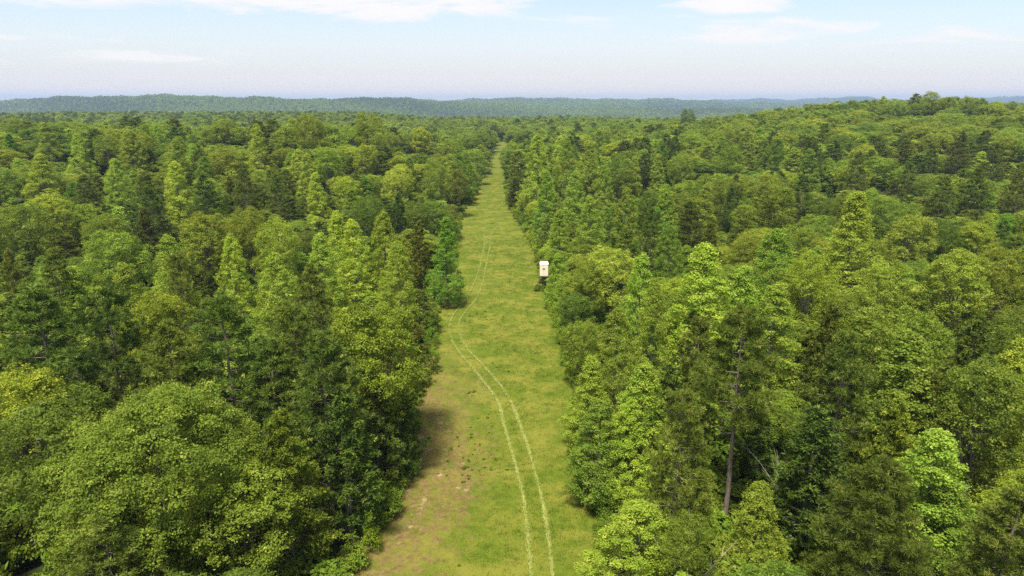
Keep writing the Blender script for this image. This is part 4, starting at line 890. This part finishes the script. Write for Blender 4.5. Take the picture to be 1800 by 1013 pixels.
# ------------------------------------------------------------------ the uncountable rest of the forest (instanced)
def proto_collection(name, protos):
    c = bpy.data.collections.new(name)                         # never linked to the scene
    for k_, p in enumerate(protos):
        T = p[0].copy(); 
        bmj = bmesh.new(); me = bpy.data.meshes.new(f'{name}_{k_:02d}')
        # trunk and crown in one mesh, both materials kept
        nv0 = len(T.vertices); vs_, fs_, mi_, ti_, yo_ = [], [], [], [], []
        for mi, q in enumerate(p[:2]):
            nv, nl, nf = len(q.vertices), len(q.loops), len(q.polygons)
            co = np.empty(nv * 3, np.float32); q.vertices.foreach_get('co', co); li = np.empty(nl, np.int32); q.loops.foreach_get('vertex_index', li)
            off = sum(len(a) for a in vs_); vs_.append(co.reshape(-1, 3)); fs_.append(li.reshape(-1, 4) + off); mi_.append(np.full(nf, mi))
            for nm, lst in (('tint', ti_), ('young', yo_)):
                a = np.zeros(nf, np.float32)
                if nm in q.attributes: q.attributes[nm].data.foreach_get('value', a)
                lst.append(a)
        bmj.free(); bpy.data.meshes.remove(T); bpy.data.meshes.remove(me)
        me = np_mesh(f'{name}_{k_:02d}', np.concatenate(vs_), np.concatenate(fs_), p[0].materials[0], {'tint': np.concatenate(ti_), 'young': np.concatenate(yo_)})
        me.materials.append(p[1].materials[0]); me.polygons.foreach_set('material_index', np.concatenate(mi_).astype(np.int32))
        o = bpy.data.objects.new(f'{name}_{k_:02d}', me); c.objects.link(o)
    return c
def scatter(name, label, pts, pick, rot, scl, coll):
    n = len(pts); me = bpy.data.meshes.new(name); me.vertices.add(n); me.vertices.foreach_set('co', np.asarray(pts, np.float32).ravel())
    for nm, ty, v in (('pick', 'INT', np.asarray(pick, np.int32)), ('turn', 'FLOAT_VECTOR', np.stack([np.zeros(n), np.zeros(n), rot], -1).astype(np.float32)), ('size', 'FLOAT_VECTOR', np.asarray(scl, np.float32))):
        at = me.attributes.new(nm, ty, 'POINT'); at.data.foreach_set('value' if ty == 'INT' else 'vector', v.ravel())
    o = link(name, me); tag(o, label, None, None, 'stuff')
    ng = bpy.data.node_groups.new(name, 'GeometryNodeTree')
    ng.interface.new_socket('Geometry', in_out='INPUT', socket_type='NodeSocketGeometry'); ng.interface.new_socket('Geometry', in_out='OUTPUT', socket_type='NodeSocketGeometry')
    gi, go = ng.nodes.new('NodeGroupInput'), ng.nodes.new('NodeGroupOutput'); ci = ng.nodes.new('GeometryNodeCollectionInfo'); ci.inputs['Collection'].default_value = coll; ci.inputs['Separate Children'].default_value = True; ci.inputs['Reset Children'].default_value = True
    ip = ng.nodes.new('GeometryNodeInstanceOnPoints'); ip.inputs['Pick Instance'].default_value = True
    def na(nm, ty): a = ng.nodes.new('GeometryNodeInputNamedAttribute'); a.data_type = ty; a.inputs['Name'].default_value = nm; return a.outputs['Attribute']
    e2r = ng.nodes.new('FunctionNodeEulerToRotation'); ng.links.new(na('turn', 'FLOAT_VECTOR'), e2r.inputs[0])
    ng.links.new(gi.outputs[0], ip.inputs['Points']); ng.links.new(ci.outputs[0], ip.inputs['Instance']); ng.links.new(na('pick', 'INT'), ip.inputs['Instance Index']); ng.links.new(e2r.outputs[0], ip.inputs['Rotation']); ng.links.new(na('size', 'FLOAT_VECTOR'), ip.inputs['Scale']); ng.links.new(ip.outputs[0], go.inputs[0])
    md = o.modifiers.new('scatter', 'NODES'); md.node_group = ng; return o

midc = proto_collection('woodland_kind', [p for k in ('oak', 'gum', 'pine', 'cedar') for p in MID[k]])
OFF = {'oak': (0, 3, 15, [4.9, 5.5, 4.5]), 'gum': (3, 2, 16, [3.2, 2.8]), 'pine': (5, 2, 18, [3.8, 4.2]), 'cedar': (7, 1, 10, [2.3])}
pts, pk, rt, sc = [], [], [], []
for i, t in enumerate(TREES):
    if i in pickset: continue
    o0, n_, H0, Rs = OFF[t.kind]; j = t.var % n_
    pts.append((t.x, t.y, t.z)); pk.append(o0 + j); rt.append((t.var * 2.1) % 6.283); sc.append((t.R / Rs[j], t.R / Rs[j], t.H / H0))
scatter('woodland', 'mass of mixed forest trees behind and between the nearer crowns', pts, pk, np.array(rt), sc, midc)

# low growth under the trees near the camera
rng = np.random.default_rng(91); gx, gy = grid(2.1, 20, 200, 0.95); r = np.hypot(gx, gy)
l, rr_ = edge(EDGE_L, gy), edge(EDGE_R, gy)
k = (r > 24) & (r < 200) & (np.abs(gx) < 0.95 * gy + 8) & ((gx < l - 1.8) | (gx > rr_ + 1.8)) & (rng.random(len(gx)) < 0.92); gx, gy = gx[k], gy[k]
n = len(gx); shc = proto_collection('undergrowth_kind', [make_shrub(511, 2.6, 1.6, 12, 9, 6, 0.32), make_shrub(512, 3.0, 1.3, 12, 9, 6, 0.30)])
s1 = 0.7 + 0.7 * rng.random(n); s2 = 0.5 + 1.1 * rng.random(n)
scatter('undergrowth', 'low saplings and brush covering the forest floor', np.stack([gx, gy, ground(gx, gy)], -1), rng.integers(0, 2, n), rng.random(n) * 6.28, np.stack([s1, s1, s2], -1), shc)

lap('wooded hills')
# wooded hills across the valley: only slopes that face this way carry trees one could see
rng = np.random.default_rng(47); P3 = []
r_ = 900.0
azs = np.linspace(-0.92, 0.92, 3000)
while r_ < 9600:
    s = max(9.0, r_ * 0.0042); na_ = int(2 * 0.85 * r_ / s)
    a = np.linspace(-0.85, 0.85, na_) + rng.uniform(-0.5, 0.5, na_) * 1.7 / na_
    rr2 = r_ + rng.uniform(-0.5, 0.5, na_) * s; x = rr2 * np.sin(a); y = rr2 * np.cos(a); P3.append(np.stack([x, y, ground(x, y), np.full(na_, s), a, rr2], -1)); r_ += s
P3 = np.concatenate(P3)
P3 = P3[P3[:, 2] <= np.where(P3[:, 5] < 1600, -42, 1e9)] if True else P3
# hidden valley floor: compare with the highest line of sight nearer in
bins = np.clip(((P3[:, 4] + 0.9) / 1.8 * 400).astype(int), 0, 399)
o_ = np.argsort(P3[:, 5]); hmax = np.full(400, -1.0)
for b_ in range(400):
    q = np.array([0.0]); a = -0.9 + 1.8 * (b_ + 0.5) / 400; rq = np.linspace(200, 1500, 120); hmax[b_] = ((ground(rq * np.sin(a), rq * np.cos(a)) + 10 - CAMZ) / rq).max()
keep = np.zeros(len(P3), bool)
ela = (P3[:, 2] + 12 - CAMZ) / P3[:, 5]
for i in o_:
    b_ = bins[i]
    if ela[i] > hmax[b_] - 0.004:
        keep[i] = True
        hmax[b_] = max(hmax[b_], ela[i] - 0.0035)
P3 = P3[keep]; n = len(P3)
farc = proto_collection('hill_wood_kind', [p for _, p in FARP])
s1 = (0.8 + 0.45 * rng.random(n)) * np.clip(P3[:, 3] / 10, 1.0, 2.2); s2 = (0.8 + 0.4 * rng.random(n)) * np.clip(P3[:, 3] / 16, 1.0, 1.3)
pn = fnoise(P3[:, 0], P3[:, 1], 240, 31) + rng.normal(0, 0.5, n)
pk = np.where(pn > 0.35, 3, rng.integers(0, 3, n))
scatter('hill_woods', 'blue-green woods covering the far hills across the valley', P3[:, :3], pk, rng.random(n) * 6.28, np.stack([s1, s1, s2], -1), farc)

# ------------------------------------------------------------------ summer haze
HZ = 0.00013
if HZ:
    hm = bpy.data.materials.new('haze'); hm.use_nodes = True; hm.node_tree.nodes.clear()
    v = hm.node_tree.nodes.new('ShaderNodeVolumePrincipled'); v.inputs['Color'].default_value = (0.50, 0.69, 0.98, 1); v.inputs['Density'].default_value = HZ; v.inputs['Anisotropy'].default_value = 0.2
    oo = hm.node_tree.nodes.new('ShaderNodeOutputMaterial'); hm.node_tree.links.new(v.outputs[0], oo.inputs['Volume'])
    q = []; bm_box(q, -9900, 9900, -9900, 10500, -60, 122); tag(link('haze', join('haze', q, hm)), 'thin blue summer haze over forest and hills', None, None, 'stuff')
print('trees', len(TREES), 'individuals', len(picked), {k: sum(TREES[i].kind == k for i in picked) for k in SPECIES}, 'hill', n)
